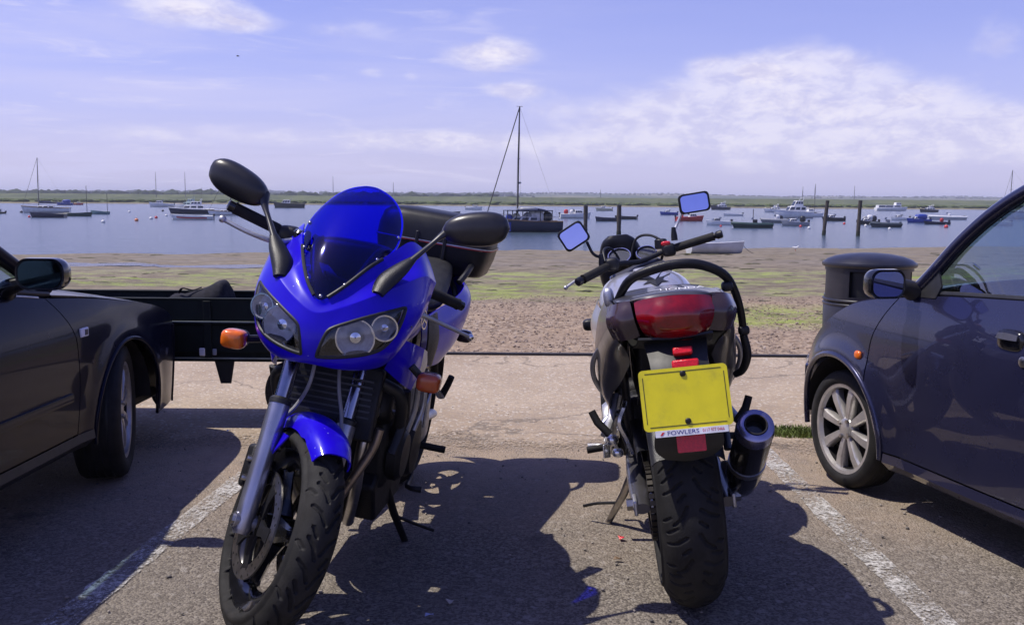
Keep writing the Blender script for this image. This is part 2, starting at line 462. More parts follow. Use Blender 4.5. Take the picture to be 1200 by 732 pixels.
def ground_mats():
    # asphalt, worn, with chippings and sandy dust towards the slab
    m, k, b = newmat('worn_asphalt')
    ob = k.n('ShaderNodeTexCoord').outputs['Object']
    x, y, z = k.sep(ob)
    v = k.vor(ob, 130.0)
    v2 = k.vor(ob, 55.0)
    cs = k.sep(v.outputs['Color'])[0]
    n = k.noise(ob, 1.3, 6, .6); nf = k.noise(ob, 38, 5, .6); ns = k.noise(ob, 260, 3, .6)
    c = k.mix(k.ss(cs, .05, .95), (.100, .085, .072), (.245, .214, .178))
    c = k.mix(k.m('MULTIPLY', k.ss(k.sep(v2.outputs['Color'])[1], .90, .99), .6), c, (.34, .31, .28))
    c = k.mix(k.m('MULTIPLY', k.ss(nf, .55, .75), .4), c, (.075, .068, .062))
    c = k.mix(k.m('MULTIPLY', k.ss(n, .42, .70), .45), c, (.195, .168, .140))
    dust = k.m('ADD', y, k.m('MULTIPLY', k.m('SUBTRACT', k.noise(ob, .9, 7, .65), .5), 2.2))
    dm = k.m('MULTIPLY', k.ss(dust, 2.9, 4.7), k.ss(k.noise(ob, 7, 6, .7), .25, .62, .35, 1.0))
    c = k.mix(k.m('MULTIPLY', dm, .85), c, k.mix(k.ss(ns, .3, .7), (.29, .215, .150), (.42, .328, .245)))
    # dark oil spots
    oil = k.m('MULTIPLY', k.ss(k.noise(k.mul(ob, (1, 1, 1)), 2.4, 4, .5, .5), .64, .74), .55)
    c = k.mix(oil, c, (.045, .042, .042))
    k.put(b.inputs['Base Color'], c); b.inputs['Roughness'].default_value = .88
    b.inputs['Specular IOR Level'].default_value = .3
    bp = k.n('ShaderNodeBump'); bp.inputs['Strength'].default_value = .9; bp.inputs['Distance'].default_value = .006
    h = k.m('ADD', k.m('MULTIPLY', v.outputs['Distance'], -.9), k.m('MULTIPLY', k.noise(ob, 45, 4), .9))
    k.put(bp.inputs['Height'], h); k.t.links.new(bp.outputs[0], b.inputs['Normal'])
    # concrete slab
    m2, k, b = newmat('pale_concrete')
    ob = k.n('ShaderNodeTexCoord').outputs['Object']
    v = k.vor(ob, 75.0)
    n = k.noise(ob, 1.1, 7, .65); nf = k.noise(ob, 24, 6, .65); ns = k.noise(ob, 300, 2, .6)
    c = k.mix(k.ss(n, .3, .7), (.315, .240, .168), (.435, .348, .255))
    c = k.mix(k.m('MULTIPLY', k.ss(k.sep(v.outputs['Color'])[0], .3, 1.0), .55), c, (.24, .20, .17))
    c = k.mix(k.m('MULTIPLY', k.ss(k.sep(v.outputs['Color'])[1], .85, 1.0), .6), c, (.60, .55, .48))
    c = k.mix(k.m('MULTIPLY', k.ss(nf, .50, .78), .5), c, (.21, .18, .155))
    cw = k.n('ShaderNodeTexVoronoi', feature='DISTANCE_TO_EDGE'); cw.inputs['Scale'].default_value = .55
    wv = k.n('ShaderNodeVectorMath', operation='ADD'); k.put(wv.inputs[0], ob)
    nz = k.n('ShaderNodeTexNoise'); nz.inputs['Scale'].default_value = 2.2; nz.inputs['Detail'].default_value = 6; k.put(nz.inputs['Vector'], ob)
    k.t.links.new(nz.outputs['Color'], wv.inputs[1]); k.t.links.new(wv.outputs[0], cw.inputs['Vector'])
    crack = k.m('MULTIPLY', k.ss(cw.outputs['Distance'], .012, .003), .55)
    c = k.mix(crack, c, (.10, .085, .07))
    blot = k.m('MULTIPLY', k.ss(k.noise(ob, .8, 5, .55, 1.0), .58, .70), .35)
    c = k.mix(blot, c, (.20, .165, .135))
    st = k.noise(k.mul(ob, (.35, 2.2, 1)), 1.5, 6, .6)
    c = k.mix(k.m('MULTIPLY', k.ss(st, .55, .72), .42), c, (.22, .19, .165))
    k.put(b.inputs['Base Color'], c); b.inputs['Roughness'].default_value = .9; b.inputs['Specular IOR Level'].default_value = .25
    bp = k.n('ShaderNodeBump'); bp.inputs['Strength'].default_value = .7; bp.inputs['Distance'].default_value = .005
    k.put(bp.inputs['Height'], k.m('ADD', k.m('MULTIPLY', v.outputs['Distance'], -.6), k.noise(ob, 60, 4))); k.t.links.new(bp.outputs[0], b.inputs['Normal'])
    # the slab's near edge is broken up under grit
    xx, yy, zz = k.sep(ob)
    ed = k.m('ADD', yy, k.m('ADD', k.m('MULTIPLY', k.m('SUBTRACT', k.noise(ob, 1.6, 6, .6), .5), 1.0), k.m('MULTIPLY', k.m('SUBTRACT', k.noise(ob, 60, 4, .7), .5), 1.1)))
    k.put(b.inputs['Alpha'], k.ss(ed, 4.55, 4.85))
    # worn line paint: what is left of it over the asphalt
    m3, k, b = newmat('worn_line_paint')
    ob = k.n('ShaderNodeTexCoord').outputs['Object']
    x, y, z = k.sep(ob)
    n = k.noise(ob, 95, 4, .7); n2 = k.noise(ob, 5, 5, .6)
    mask = k.ss(k.m('ADD', k.m('MULTIPLY', n, .85), k.m('MULTIPLY', n2, .5)), .58, .84)
    c = k.mix(k.ss(k.noise(ob, 30, 4), .3, .7), (.38, .365, .34), (.60, .58, .55))
    k.put(b.inputs['Base Color'], c); b.inputs['Roughness'].default_value = .8
    k.put(b.inputs['Alpha'], mask)
    return m, m2, m3

ASPH, CONC, PAINT = ground_mats()

def beach_mat():
    m, k, b = newmat('foreshore_mud_and_shingle')
    ob = k.n('ShaderNodeTexCoord').outputs['Object']
    x, y, z = k.sep(ob)
    d = k.m('SUBTRACT', y, k.m('MULTIPLY', x, .12))
    wob = k.m('MULTIPLY', k.m('SUBTRACT', k.noise(k.mul(ob, (.22, .5, 1)), .9, 6, .6), .5), 1.0)
    v = k.vor(ob, 17.0); cs = k.sep(v.outputs['Color'])
    v2 = k.vor(ob, 34.0); cs2 = k.sep(v2.outputs['Color'])
    sh = k.mix(k.ss(cs[0], 0, 1), (.150, .104, .070), (.360, .270, .190))
    sh = k.mix(k.m('MULTIPLY', k.ss(cs2[1], .6, 1), .6), sh, (.42, .35, .29))
    sh = k.mix(k.m('MULTIPLY', k.ss(k.noise(ob, .7, 6), .42, .66), .6), sh, (.300, .218, .150))
    sh = k.mix(k.ss(k.m('ADD', y, k.m('MULTIPLY', k.noise(ob, 1.2, 5), 1.2)), 9.2, 8.2), sh, (.290, .225, .150))
    n1 = k.noise(k.mul(ob, (.8, 1.0, 1)), 1.4, 9, .72); n2 = k.noise(k.mul(ob, (.55, 1.0, 1)), .36, 9, .70, .6)
    n3 = k.noise(k.mul(ob, (.7, 1.0, 1)), 2.6, 9, .74)
    mud = k.mix(k.ss(n1, .33, .68), (.125, .100, .070), (.265, .220, .160))
    mud = k.mix(k.m('MULTIPLY', k.ss(n3, .60, .72), .75), mud, (.050, .042, .030))
    # shingle near the slab, mud beyond
    t = k.ss(k.m('ADD', d, k.m('MULTIPLY', wob, 8)), 15.0, 20.0)
    c = k.mix(t, sh, mud)
    # sheets of green algae: a band across the mud and a patch nearer on the right
    ang = k.m('DIVIDE', x, k.m('MAXIMUM', y, 1.0))
    band1 = k.m('MULTIPLY', k.m('MULTIPLY', k.ss(y, 11.6, 12.8), k.ss(y, 16.5, 14.2)), k.ss(x, 1.6, 3.2))
    band2 = k.m('MULTIPLY', k.ss(d, 15.5, 19.0), k.ss(d, 36, 28))
    al = k.m('ADD', k.m('MULTIPLY', band1, k.ss(n2, .34, .48)), k.m('MULTIPLY', band2, k.ss(k.m('ADD', k.m('MULTIPLY', n2, .65), k.m('MULTIPLY', n1, .35)), .47, .57)), clamp=True)
    al = k.m('MULTIPLY', al, k.ss(n3, .36, .60, .15, 1.0))
    gc = k.mix(k.ss(n1, .3, .7), (.135, .175, .030), (.290, .370, .055))
    c = k.mix(k.m('MULTIPLY', al, .85), c, gc)
    far = k.ss(d, 30, 52)
    c = k.mix(k.m('MULTIPLY', far, .6), c, k.mix(k.ss(n1, .35, .65), (.135, .112, .078), (.225, .190, .135)))
    k.put(b.inputs['Base Color'], c)
    wet = k.m('MULTIPLY', k.ss(d, 12, 40), k.ss(n2, .40, .62))
    k.put(b.inputs['Roughness'], k.m('SUBTRACT', .9, k.m('MULTIPLY', wet, .35)))
    b.inputs['Specular IOR Level'].default_value = .3
    bp = k.n('ShaderNodeBump'); bp.inputs['Strength'].default_value = .8; bp.inputs['Distance'].default_value = .05
    k.put(bp.inputs['Height'], k.m('ADD', k.m('MULTIPLY', v.outputs['Distance'], -.35), k.m('ADD', n3, k.noise(ob, 9, 5)))); k.t.links.new(bp.outputs[0], b.inputs['Normal'])
    return m

def water_mat(name='estuary_water', base=(.050, .075, .105)):
    m, k, b = newmat(name)
    ob = k.n('ShaderNodeTexCoord').outputs['Object']
    k.put(b.inputs['Base Color'], base)
    b.inputs['Roughness'].default_value = .16; b.inputs['IOR'].default_value = 1.33
    h = k.m('ADD', k.noise(k.mul(ob, (.55, 1.0, 1)), 2.6, 5, .6, .3), k.m('MULTIPLY', k.noise(k.mul(ob, (.4, 1, 1)), .55, 4, .55), 1.8))
    bp = k.n('ShaderNodeBump'); bp.inputs['Strength'].default_value = .75; bp.inputs['Distance'].default_value = .13
    k.put(bp.inputs['Height'], h); k.t.links.new(bp.outputs[0], b.inputs['Normal'])
    return m

BEACH, WATER = beach_mat(), water_mat()

def shore_y(X): return 70 + 18 * np.tanh(.26 * A(X) / 18) + .05 * np.clip(A(X), -400, 400)

def beach_z(X, Y):
    X, Y = A(X), A(Y)
    s = (Y - KERB_Y) / (shore_y(X) - KERB_Y)
    base = -.15 - (-SEA - .15) * np.where(s < 1, s ** .92, s + (s - 1) * 1.5)
    und = .05 * np.sin(X * .55 + 1.3 * np.sin(Y * .21)) * np.sin(Y * .47 + .6) + .03 * np.sin(X * 1.7 + Y * .9) * np.sin(Y * 1.3 - X * .4)
    return base + und * np.clip((Y - KERB_Y) / 4, 0, 1) * np.clip((1.15 - s) * 6, .15, 1)

def build_ground():
    # asphalt car park as one sheet, wide behind the camera
    struct('car_park', (A([(-260, -260, 0), (260, -260, 0), (260, 5.4, 0), (-260, 5.4, 0)]), [(0, 1, 2, 3)]), ASPH)
    # concrete apron with a ragged near edge, 4 mm proud of the asphalt
    xs = np.r_[np.linspace(-260, -8, 40), np.linspace(-7.9, 7.9, 320), np.linspace(8, 260, 40)]
    near = 4.02 + .10 * np.sin(xs * 1.3 + .5) + .06 * np.sin(xs * 4.1) + .04 * np.sin(xs * 9.7 + 1) + rng.normal(0, .022, len(xs))
    V = [(x, y, .004) for x, y in zip(xs, near)] + [(x, KERB_Y, .006) for x in xs] + [(x, KERB_Y, -.6) for x in xs]
    n = len(xs)
    F = [(i, i + 1, n + i + 1, n + i) for i in range(n - 1)] + [(n + i, n + i + 1, 2 * n + i + 1, 2 * n + i) for i in range(n - 1)]
    struct('concrete_apron', (A(V), F), CONC)
    # dark edging seaward of the slab; its colour stands for gap and drop shadow
    dk = pbr('edging_shade', (.045, .042, .045), .7, .2, 0, .4, .3, 6)
    ro = struct('kerb_shade_edging', box((0, KERB_Y + .030, -.12), (300, .052, .285)), dk)
    # bay lines
    for x0, y0, x1, y1 in ((-1.345, 2.0, -1.165, 4.15), (1.262, 1.9, 1.235, 4.72)):
        nx = 40
        t = np.linspace(0, 1, nx); cx = x0 + (x1 - x0) * t; cy = y0 + (y1 - y0) * t
        w = .052 + rng.normal(0, .004, nx); w2 = .052 + rng.normal(0, .004, nx)
        V = [(a - c, b, .005) for a, b, c in zip(cx, cy, w)] + [(a + c, b, .005) for a, b, c in zip(cx, cy, w2)]
        struct('bay_line', (A(V), [(i, nx + i, nx + i + 1, i + 1) for i in range(nx - 1)]), PAINT)
    # foreshore
    xs = np.r_[-np.geomspace(900, 16, 50), np.linspace(-15.6, 15.6, 150), np.geomspace(16, 900, 50)]
    ys = np.r_[np.linspace(KERB_Y + .05, 14, 90), np.linspace(14.1, 34, 110), np.linspace(34.3, 140, 130)]
    X, Y = np.meshgrid(xs, ys)
    Z = beach_z(X, Y) + rng.normal(0, .006, X.shape)
    struct('foreshore', sheet(np.stack([X, Y, Z], -1)), BEACH, smooth=180, recalc=False)
    # water and the far land
    struct('water', (A([(-3500, 40, SEA), (3500, 40, SEA), (3500, 560, SEA), (-3500, 560, SEA)]), [(0, 1, 2, 3)]), WATER)
    # tidal channel left of the bikes: a wet strip in the mud
    t = np.linspace(0, 1, 120); cx = -30 + 27.5 * t
    cy = 37.0 + .15 * cx + .9 * np.sin(cx * .35) * .3
    w = .75 * np.sin(np.pi * t) ** .4 * (1 + .35 * np.sin(cx * 1.1) + rng.normal(0, .12, 120))
    lo = np.c_[cx, cy - w, beach_z(cx, cy) + .035]; hi = np.c_[cx, cy + w, beach_z(cx, cy) + .045]
    struct('tidal_channel', sheet(np.stack([lo, hi])), water_mat('channel_water', (.10, .10, .11)), smooth=180)

build_ground()

def pebbles(name, n, xr, yr, zf, smin, smax, mat, dens=None):
    base = bmesh.new(); bmesh.ops.create_icosphere(base, subdivisions=1, radius=1)
    bv = A([v.co[:] for v in base.verts]); bf = A([[v.index for v in f.verts] for f in base.faces]).astype(int); base.free()
    X = rng.uniform(*xr, n); Y = rng.uniform(*yr, n) if dens is None else dens(n)
    S = smin * (smax / smin) ** (rng.random(n) ** 2.2)
    Z = zf(X, Y)
    J = rng.normal(1, .16, (n, len(bv), 1))
    sc = np.stack([S * rng.uniform(.8, 1.4, n), S * rng.uniform(.7, 1.1, n), S * rng.uniform(.35, .65, n)], -1)
    a = rng.uniform(0, 6.28, n); ca, sa = np.cos(a), np.sin(a)
    P = bv[None] * J * sc[:, None]
    P = np.stack([P[..., 0] * ca[:, None] - P[..., 1] * sa[:, None], P[..., 0] * sa[:, None] + P[..., 1] * ca[:, None], P[..., 2]], -1)
    P += np.stack([X, Y, Z + sc[:, 2] * .35], -1)[:, None]
    F = (bf[None] + (np.arange(n) * len(bv))[:, None, None]).reshape(-1, 3)
    me = bpy.data.meshes.new(name)
    V = P.reshape(-1, 3)
    me.vertices.add(len(V)); me.vertices.foreach_set('co', V.ravel())
    me.loops.add(F.size); me.loops.foreach_set('vertex_index', F.ravel().astype(np.int32))
    me.polygons.add(len(F)); me.polygons.foreach_set('loop_start', np.arange(0, F.size, 3, dtype=np.int32)); me.polygons.foreach_set('loop_total', np.full(len(F), 3, np.int32))
    me.update(calc_edges=True); me.validate()
    o = mk(name, me, mat); o['kind'] = 'stuff'
    return o

def stone_mat(name, a, b2):
    m, k, b = newmat(name)
    g = k.n('ShaderNodeNewGeometry')
    c = k.mix(g.outputs['Random Per Island'], a, b2)
    w = k.n('ShaderNodeTexWhiteNoise', noise_dimensions='1D'); k.put(w.inputs['W'], k.m('MULTIPLY', g.outputs['Random Per Island'], 91.7))
    c = k.mix(k.m('MULTIPLY', k.ss(w.outputs['Value'], .75, .95), .6), c, (.42, .36, .31))
    k.put(b.inputs['Base Color'], c); b.inputs['Roughness'].default_value = .85
    return m

pb = pebbles('shingle', 60000, (-14, 14), (0, 1), beach_z, .006, .022, stone_mat('shingle_stone', (.12, .085, .065), (.36, .275, .215)),
             dens=lambda n: KERB_Y + .12 + 10.5 * rng.random(n) ** 1.5)
pb['label'] = 'brown and pinkish shingle spread below the edge of the slab'; pb['category'] = 'shingle'
gv = pebbles('loose_gravel', 5200, (-4, 4), (2.0, 5.6), lambda X, Y: X * 0 + .004, .0018, .0075, stone_mat('gravel_chip', (.10, .09, .082), (.34, .30, .26)))
gv['label'] = 'loose grit and small chippings lying on the asphalt'; gv['category'] = 'gravel'

def weed_clumps():
    """dark bladder wrack lying in flat torn heaps on the mud"""
    G = []
    for i in range(260):
        Y = 13 + 46 * rng.random() ** .9; X = rng.uniform(-.62, .62) * Y
        s = rng.uniform(.05, .17) * (1 + Y / 45); n = 13
        z = float(beach_z(X, Y))
        a = np.linspace(0, 2 * np.pi, n, endpoint=False)
        rr = s * rng.uniform(.25, 1.3, n)
        out = np.c_[X + rr * 1.9 * np.cos(a), Y + rr * np.sin(a), np.full(n, z - .03)]
        inn = np.c_[X + rr * .9 * np.cos(a + .2), Y + rr * .5 * np.sin(a + .2), z + s * .12 * rng.uniform(.2, 1, n)]
        G.append((np.vstack([out, inn]), [(j, (j + 1) % n, n + (j + 1) % n, n + j) for j in range(n)] + [tuple(range(n, 2 * n))]))
    o = mk('seaweed', join(*G), pbr('wrack', (.050, .048, .018), .7, 0, 0, .4, .5, 2.5, .5, 30), None, 180, recalc=False)
    o['kind'] = 'stuff'; o['label'] = 'dark torn heaps of seaweed left on the mud at low tide'; o['category'] = 'seaweed'
weed_clumps()

def grass(name, label, cx, cy, rx, ry, n, h):
    V, F = [], []
    for i in range(n):
        a, q = rng.uniform(0, 6.28), rng.random() ** .6
        x, y = cx + rx * q * math.cos(a), cy + ry * q * math.sin(a)
        hh = h * rng.uniform(.4, 1.1); t = rng.uniform(0, 6.28); w = .0035
        lx, ly = rng.normal(0, .5) * hh, rng.normal(0, .5) * hh
        o = len(V)
        V += [(x - w * math.cos(t), y - w * math.sin(t), .0), (x + w * math.cos(t), y + w * math.sin(t), .0),
              (x + lx * .4 + w * .7 * math.cos(t), y + ly * .4, hh * .6), (x + lx, y + ly, hh * .9), (x + lx * .4 - w * .7 * math.cos(t), y + ly * .4, hh * .6)]
        F += [(o, o + 1, o + 2, o + 4), (o + 4, o + 2, o + 3)]
    o = mk(name, (A(V), F), pbr('short_grass', (.10, .135, .030), .7, 0, 0, .3, .45, 9), None, 0, recalc=False)
    o['kind'] = 'stuff'; o['label'] = label; o['category'] = 'grass'
grass('grass', 'low patch of green grass on the concrete beside the hatchback wheel', 1.50, 4.93, .17, .10, 1100, .045)

# ---------------------------------------------------------------- far shore
def far_land():
    mm, k, b = newmat('salt_marsh')
    ob = k.n('ShaderNodeTexCoord').outputs['Object']
    x, y, z = k.sep(ob)
    n = k.noise(k.mul(ob, (1, .35, 1)), .035, 7, .65); n2 = k.noise(k.mul(ob, (1, .5, 1)), .16, 5, .6)
    c = k.mix(k.ss(n, .35, .65), (.058, .074, .026), (.115, .130, .048))
    c = k.mix(k.m('MULTIPLY', k.ss(n2, .52, .70), .7), c, (.035, .050, .018))
    c = k.mix(k.ss(z, -1.7, -2.3), c, k.mix(k.ss(n2, .3, .7), (.14, .115, .075), (.26, .22, .14)))
    k.put(b.inputs['Base Color'], c); b.inputs['Roughness'].default_value = .9; b.inputs['Specular IOR Level'].default_value = .2
    xs = np.linspace(-2600, 2600, 900); ys = np.r_[np.linspace(440, 560, 26), np.geomspace(566, 1700, 60)]
    X, Y = np.meshgrid(xs, ys)
    edge = 505 + 22 * np.sin(X * .008 + 1) + 12 * np.sin(X * .031) + 6 * np.sin(X * .11)
    q = np.clip((Y - edge) / 14, -1, 1)
    Z = SEA + .15 + .95 * q + .55 * np.clip((Y - edge) / 500, 0, 3) + 4.0 * np.exp(-((Y - 860 - 30 * np.sin(X * .004)) / 55) ** 2) + np.where(q > .6, rng.uniform(0, .55, X.shape), 0)
    struct('salt_marsh', sheet(np.stack([X, Y, Z], -1)), mm, 180, recalc=False)
    mh, k, b = newmat('far_fields')
    ob = k.n('ShaderNodeTexCoord').outputs['Object']
    n = k.vor(k.mul(ob, (1, .25, 1)), .006).outputs['Color']
    c = k.mix(k.ss(k.sep(n)[0], .2, .8), (.050, .070, .026), (.140, .135, .060))
    k.put(b.inputs['Base Color'], c); b.inputs['Roughness'].default_value = .95
    xs = np.linspace(-4000, 4000, 320); ys = np.geomspace(1500, 4200, 40)
    X, Y = np.meshgrid(xs, ys)
    t = np.clip((Y - 1500) / 2400, 0, 1)
    Z = -.5 + t * (22 + 5 * np.sin(X * .0016 + .6) + 4 * np.sin(X * .0047) + 2 * np.sin(X * .012)) - 26 * np.clip((Y - 3700) / 500, 0, 1)
    struct('far_hills', sheet(np.stack([X, Y, Z], -1)), mh, 180, recalc=False)
    # woods and hedgerows along the skyline: one far-off mass
    base = bmesh.new(); bmesh.ops.create_icosphere(base, subdivisions=1, radius=1)
    bv = A([v.co[:] for v in base.verts]); bf = [[v.index for v in f.verts] for f in base.faces]; base.free()
    V, F = [], []
    def clump(x, y, z, rx, rz):
        o = len(V); J = rng.normal(1, .2, (len(bv), 1))
        P = bv * J * A((rx, rx, rz)) + A((x, y, z + rz * .55))
        V.extend(P.tolist()); F.extend([tuple(o + i for i in f) for f in bf])
    for i in range(3600):
        y = rng.choice([1180, 1450, 1900, 2400, 3000, 3600]) + rng.normal(0, 40)
        x = rng.uniform(-.62, .62) * y
        left = 1 / (1 + math.exp((x / y) * 9))
        if y < 2000 and rng.random() > .02 + .98 * left ** 1.5: continue
        if left < .45 and y < 2700: continue
        g = math.sin(x * .011 + y) + math.sin(x * .0043 + 2 * y)
        if y < 2000 and g < -.7: continue
        t = min(max((y - 1500) / 2400, 0), 1)
        zz = -.5 + t * (22 + 5 * math.sin(x * .0016 + .6) + 4 * math.sin(x * .0047) + 2 * math.sin(x * .012))
        h = rng.uniform(2.2, 5.2) * (1.25 if left > .5 else .55)
        clump(x, y, zz, h * rng.uniform(1.2, 2.6), h)
    o = mk('far_woodland', (A(V), F), pbr('far_foliage', (.030, .042, .018), .95, 0, 0, .1, .4, .02), None, 180, recalc=False)
    o['kind'] = 'stuff'; o['label'] = 'hazy line of woods and hedges along the far shore skyline'; o['category'] = 'woodland'
    # reeds and tussocks that break the marsh edge
    V, F = [], []
    for i in range(2600):
        x = rng.uniform(-330, 330); e = 505 + 22 * math.sin(x * .008 + 1) + 12 * math.sin(x * .031) + 6 * math.sin(x * .11)
        y = e + 8 + 160 * rng.random() ** 2
        clump(x, y, SEA + 1.0, rng.uniform(.8, 3.2), rng.uniform(.25, .75))
    o = mk('marsh_tussocks', (A(V), F), pbr('tussock_green', (.070, .092, .026), .95, 0, 0, .1, .45, .05), None, 180, recalc=False)
    o['kind'] = 'stuff'; o['label'] = 'low green tussocks along the edge of the far salt marsh'; o['category'] = 'marsh plants'
far_land()

# ================================================================ motorcycles (local frame: x forward, y to the rider's left, z up)
def place(X, Y, head, lean):
    return Matrix.Translation((X, Y, 0)) @ Matrix.Rotation(R(head), 4, 'Z') @ Matrix.Rotation(-R(lean), 4, 'X')

def tyre_geo(Rt, w, rim, segs, N=13, nth=620, prof=44, depth=.007):
    """tyre round the y axis at the origin, tread cut with grooves; segs: groove polylines (s, y) in metres within one pitch"""
    a = np.linspace(-1, 1, prof * 2 + 1)
    y, r = [], []
    for q in a:
        s = abs(q)
        if s < .62:
            b = s / .62 * R(78); rad = w * .52
            yy = rad * math.sin(b) * .985; rr = Rt - rad * (1 - math.cos(b)) * .92
        else:
            t = (s - .62) / .38
            b = R(78); rad = w * .52
            y0, r0 = rad * math.sin(b) * .985, Rt - rad * (1 - math.cos(b)) * .92
            yy = y0 + (.36 * w - y0) * t ** 1.6 + .012 * math.sin(math.pi * t); rr = r0 + (rim - r0) * t
        y.append(math.copysign(yy, q)); r.append(rr)
    y, r = A(y), A(r)
    th = np.arange(nth) * 2 * math.pi / nth
    L = 2 * math.pi * Rt / N
    S = (th * Rt)[:, None] + 0 * y[None]; Yg = y[None] + 0 * S
    D = np.full(S.shape, 9.0)
    for side in (1, -1):
        for poly in segs:
            for (s0, y0), (s1, y1) in zip(poly, poly[1:]):
                off = 0 if side > 0 else L * .5
                ps = (S - off) % L
                for sh in (-L, 0, L):
                    ax, ay = s0 + sh, y0 * side; dx, dy = s1 - s0, (y1 - y0) * side
                    t = np.clip(((ps - ax) * dx + (Yg - ay) * dy) / (dx * dx + dy * dy + 1e-9), 0, 1)
                    D = np.minimum(D, np.hypot(ps - ax - t * dx, Yg - ay - t * dy))
    dep = depth * np.clip((.0052 - D) / .0016, 0, 1)
    rr = r[None] - dep
    V = np.stack([rr * np.cos(th)[:, None], Yg, rr * np.sin(th)[:, None]], -1)
    n = len(y)
    i, j = np.meshgrid(np.arange(nth), np.arange(n - 1), indexing='ij')
    k = (i + 1) % nth
    F = np.stack([i * n + j, i * n + j + 1, k * n + j + 1, k * n + j], -1).reshape(-1, 4)
    return V.reshape(-1, 3), [tuple(f) for f in F.tolist()]

def wheel(root, name, c, Rt, w, rim, nsp, M, segs, mat, nth=620, prof=40, rough=False):
    rw = w * .40
    prof_r = [(rim + .008, -rw), (rim + .008, -rw + .012), (rim - .016, -rw + .022), (rim - .026, 0), (rim - .016, rw - .022), (rim + .008, rw - .012), (rim + .008, rw),
              (rim - .020, rw - .004), (rim - .044, rw * .5), (rim - .052, 0), (rim - .044, -rw * .5), (rim - .020, -rw + .004)]
    g = [ring(prof_r, (0, 0, 0), (0, 1, 0), 56), cyl((0, -.055, 0), (0, .055, 0), .038, seg=20)]
    for i in range(nsp):
        a = 2 * math.pi * i / nsp + .35
        u, v = A((math.cos(a), 0, math.sin(a))), A((-math.sin(a), 0, math.cos(a)))
        S = []
        for rr, hw, hy in ((.028, .036, .030), (rim * .45, .020, .021), (rim * .75, .022, .022), (rim - .03, .042, .026)):
            S.append([u * rr + v * hw * sx + A((0, hy * sy, 0)) for sx, sy in ((1, .55), (.55, 1), (-.55, 1), (-1, .55), (-1, -.55), (-.55, -1), (.55, -1), (1, -.55))])
        g.append(loft(S))
    T = Matrix.Translation(c)
    o = mk(name, xf(join(*g), M @ T), mat, root, 40)
    ty = mk('tyre', xf(tyre_geo(Rt, w, rim + .004, segs, nth=nth, prof=prof), M @ T), RUBBER, o, 50, recalc=False)
    return o

def disc(parent, c, y, M, ro=.150, ri=.112):
    holes = []
    g = [ring([(ro, -.0025), (ro, .0025), (ri, .0025), (ri, -.0025)], (c[0], y, c[2]), (0, 1, 0), 72)]
    o = mk('brake_disc', xf(g[0], M), STEEL, parent, 30)
    h = []
    for i in range(40):
        a = i * 2 * math.pi / 40; rr = (ri + ro) / 2 + (.010 if i % 2 else -.010)
        p = A((c[0] + rr * math.cos(a), y, c[2] + rr * math.sin(a)))
        h.append(cyl(p - A((0, .0031, 0)), p + A((0, .0031, 0)), .0042, seg=8))
    mk('disc_holes', xf(join(*h), M), INKK, o, 30)
    car = []
    for i in range(5):
        a = i * 2 * math.pi / 5 + .2
        u, v = A((math.cos(a), 0, math.sin(a))), A((-math.sin(a), 0, math.cos(a)))
        cc = A((c[0], y, c[2]))
        car.append(loft([[cc + u * rr + v * hw * sx + A((0, .004 * sy, 0)) for sx, sy in ((1, 1), (-1, 1), (-1, -1), (1, -1))] for rr, hw in ((.03, .024), (.075, .014), (ri + .006, .022))]))
    mk('disc_carrier', xf(join(*car), M), ENGB, o, 30)
    return o

FRONT_GROOVES = [[(.00, .006), (.030, .018), (.052, .034)], [(.055, .016), (.080, .030)], [(.088, .004), (.118, .020), (.135, .040)], [(.02, .040), (.035, .050)]]
REAR_GROOVES = [[(.00, .014), (.030, .030), (.050, .052)], [(.060, .046), (.076, .070)], [(.085, .022), (.104, .048), (.112, .070)], [(.030, .062), (.040, .076)], [(.120, .018), (.135, .034)]]

def mirror_shell(root, c, ax_out, ax_up, L, Hh, D, mat, name='mirror'):
    """pod mirror seen from the front: a bean that narrows to its stem end. ax_out points to the outer end"""
    o, u = A(ax_out) / np.linalg.norm(ax_out), A(ax_up)
    u = u - o * (u @ o); u /= np.linalg.norm(u); n = np.cross(o, u)
    S = []
    for t in np.linspace(-1, 1, 19):
        e = math.sqrt(max(1 - abs(t) ** 2.6, 1e-4))
        hgt = Hh * e * (1.0 + .10 * t); dp = D * e ** .8
        cc = A(c) + o * t * L + u * (-.012 + .012 * t)
        loop = []
        for a in np.arange(20) * 2 * math.pi / 20:
            ca, sa = math.cos(a), math.sin(a)
            loop.append(cc + u * hgt * math.copysign(abs(sa) ** .8, sa) + n * dp * (math.copysign(abs(ca) ** .8, ca)))
        S.append(loop)
    return mk(name, loft(S), mat, root, 60)

def flutes():
    m, k, b = newmat('fluted_lamp_reflector')
    ob = k.n('ShaderNodeTexCoord').outputs['Object']
    x, y, z = k.sep(ob)
    w = k.m('SINE', k.m('MULTIPLY', y, 430.0))
    n = k.noise(ob, 30, 3)
    k.put(b.inputs['Base Color'], k.mix(k.ss(n, .35, .65), (.05, .05, .06), (.10, .10, .12)))
    b.inputs['Metallic'].default_value = .6; b.inputs['Roughness'].default_value = .2
    bp = k.n('ShaderNodeBump'); bp.inputs['Strength'].default_value = .10; bp.inputs['Distance'].default_value = .003
    k.put(bp.inputs['Height'], w); k.t.links.new(bp.outputs[0], b.inputs['Normal'])
    return m
HOUSING = flutes()

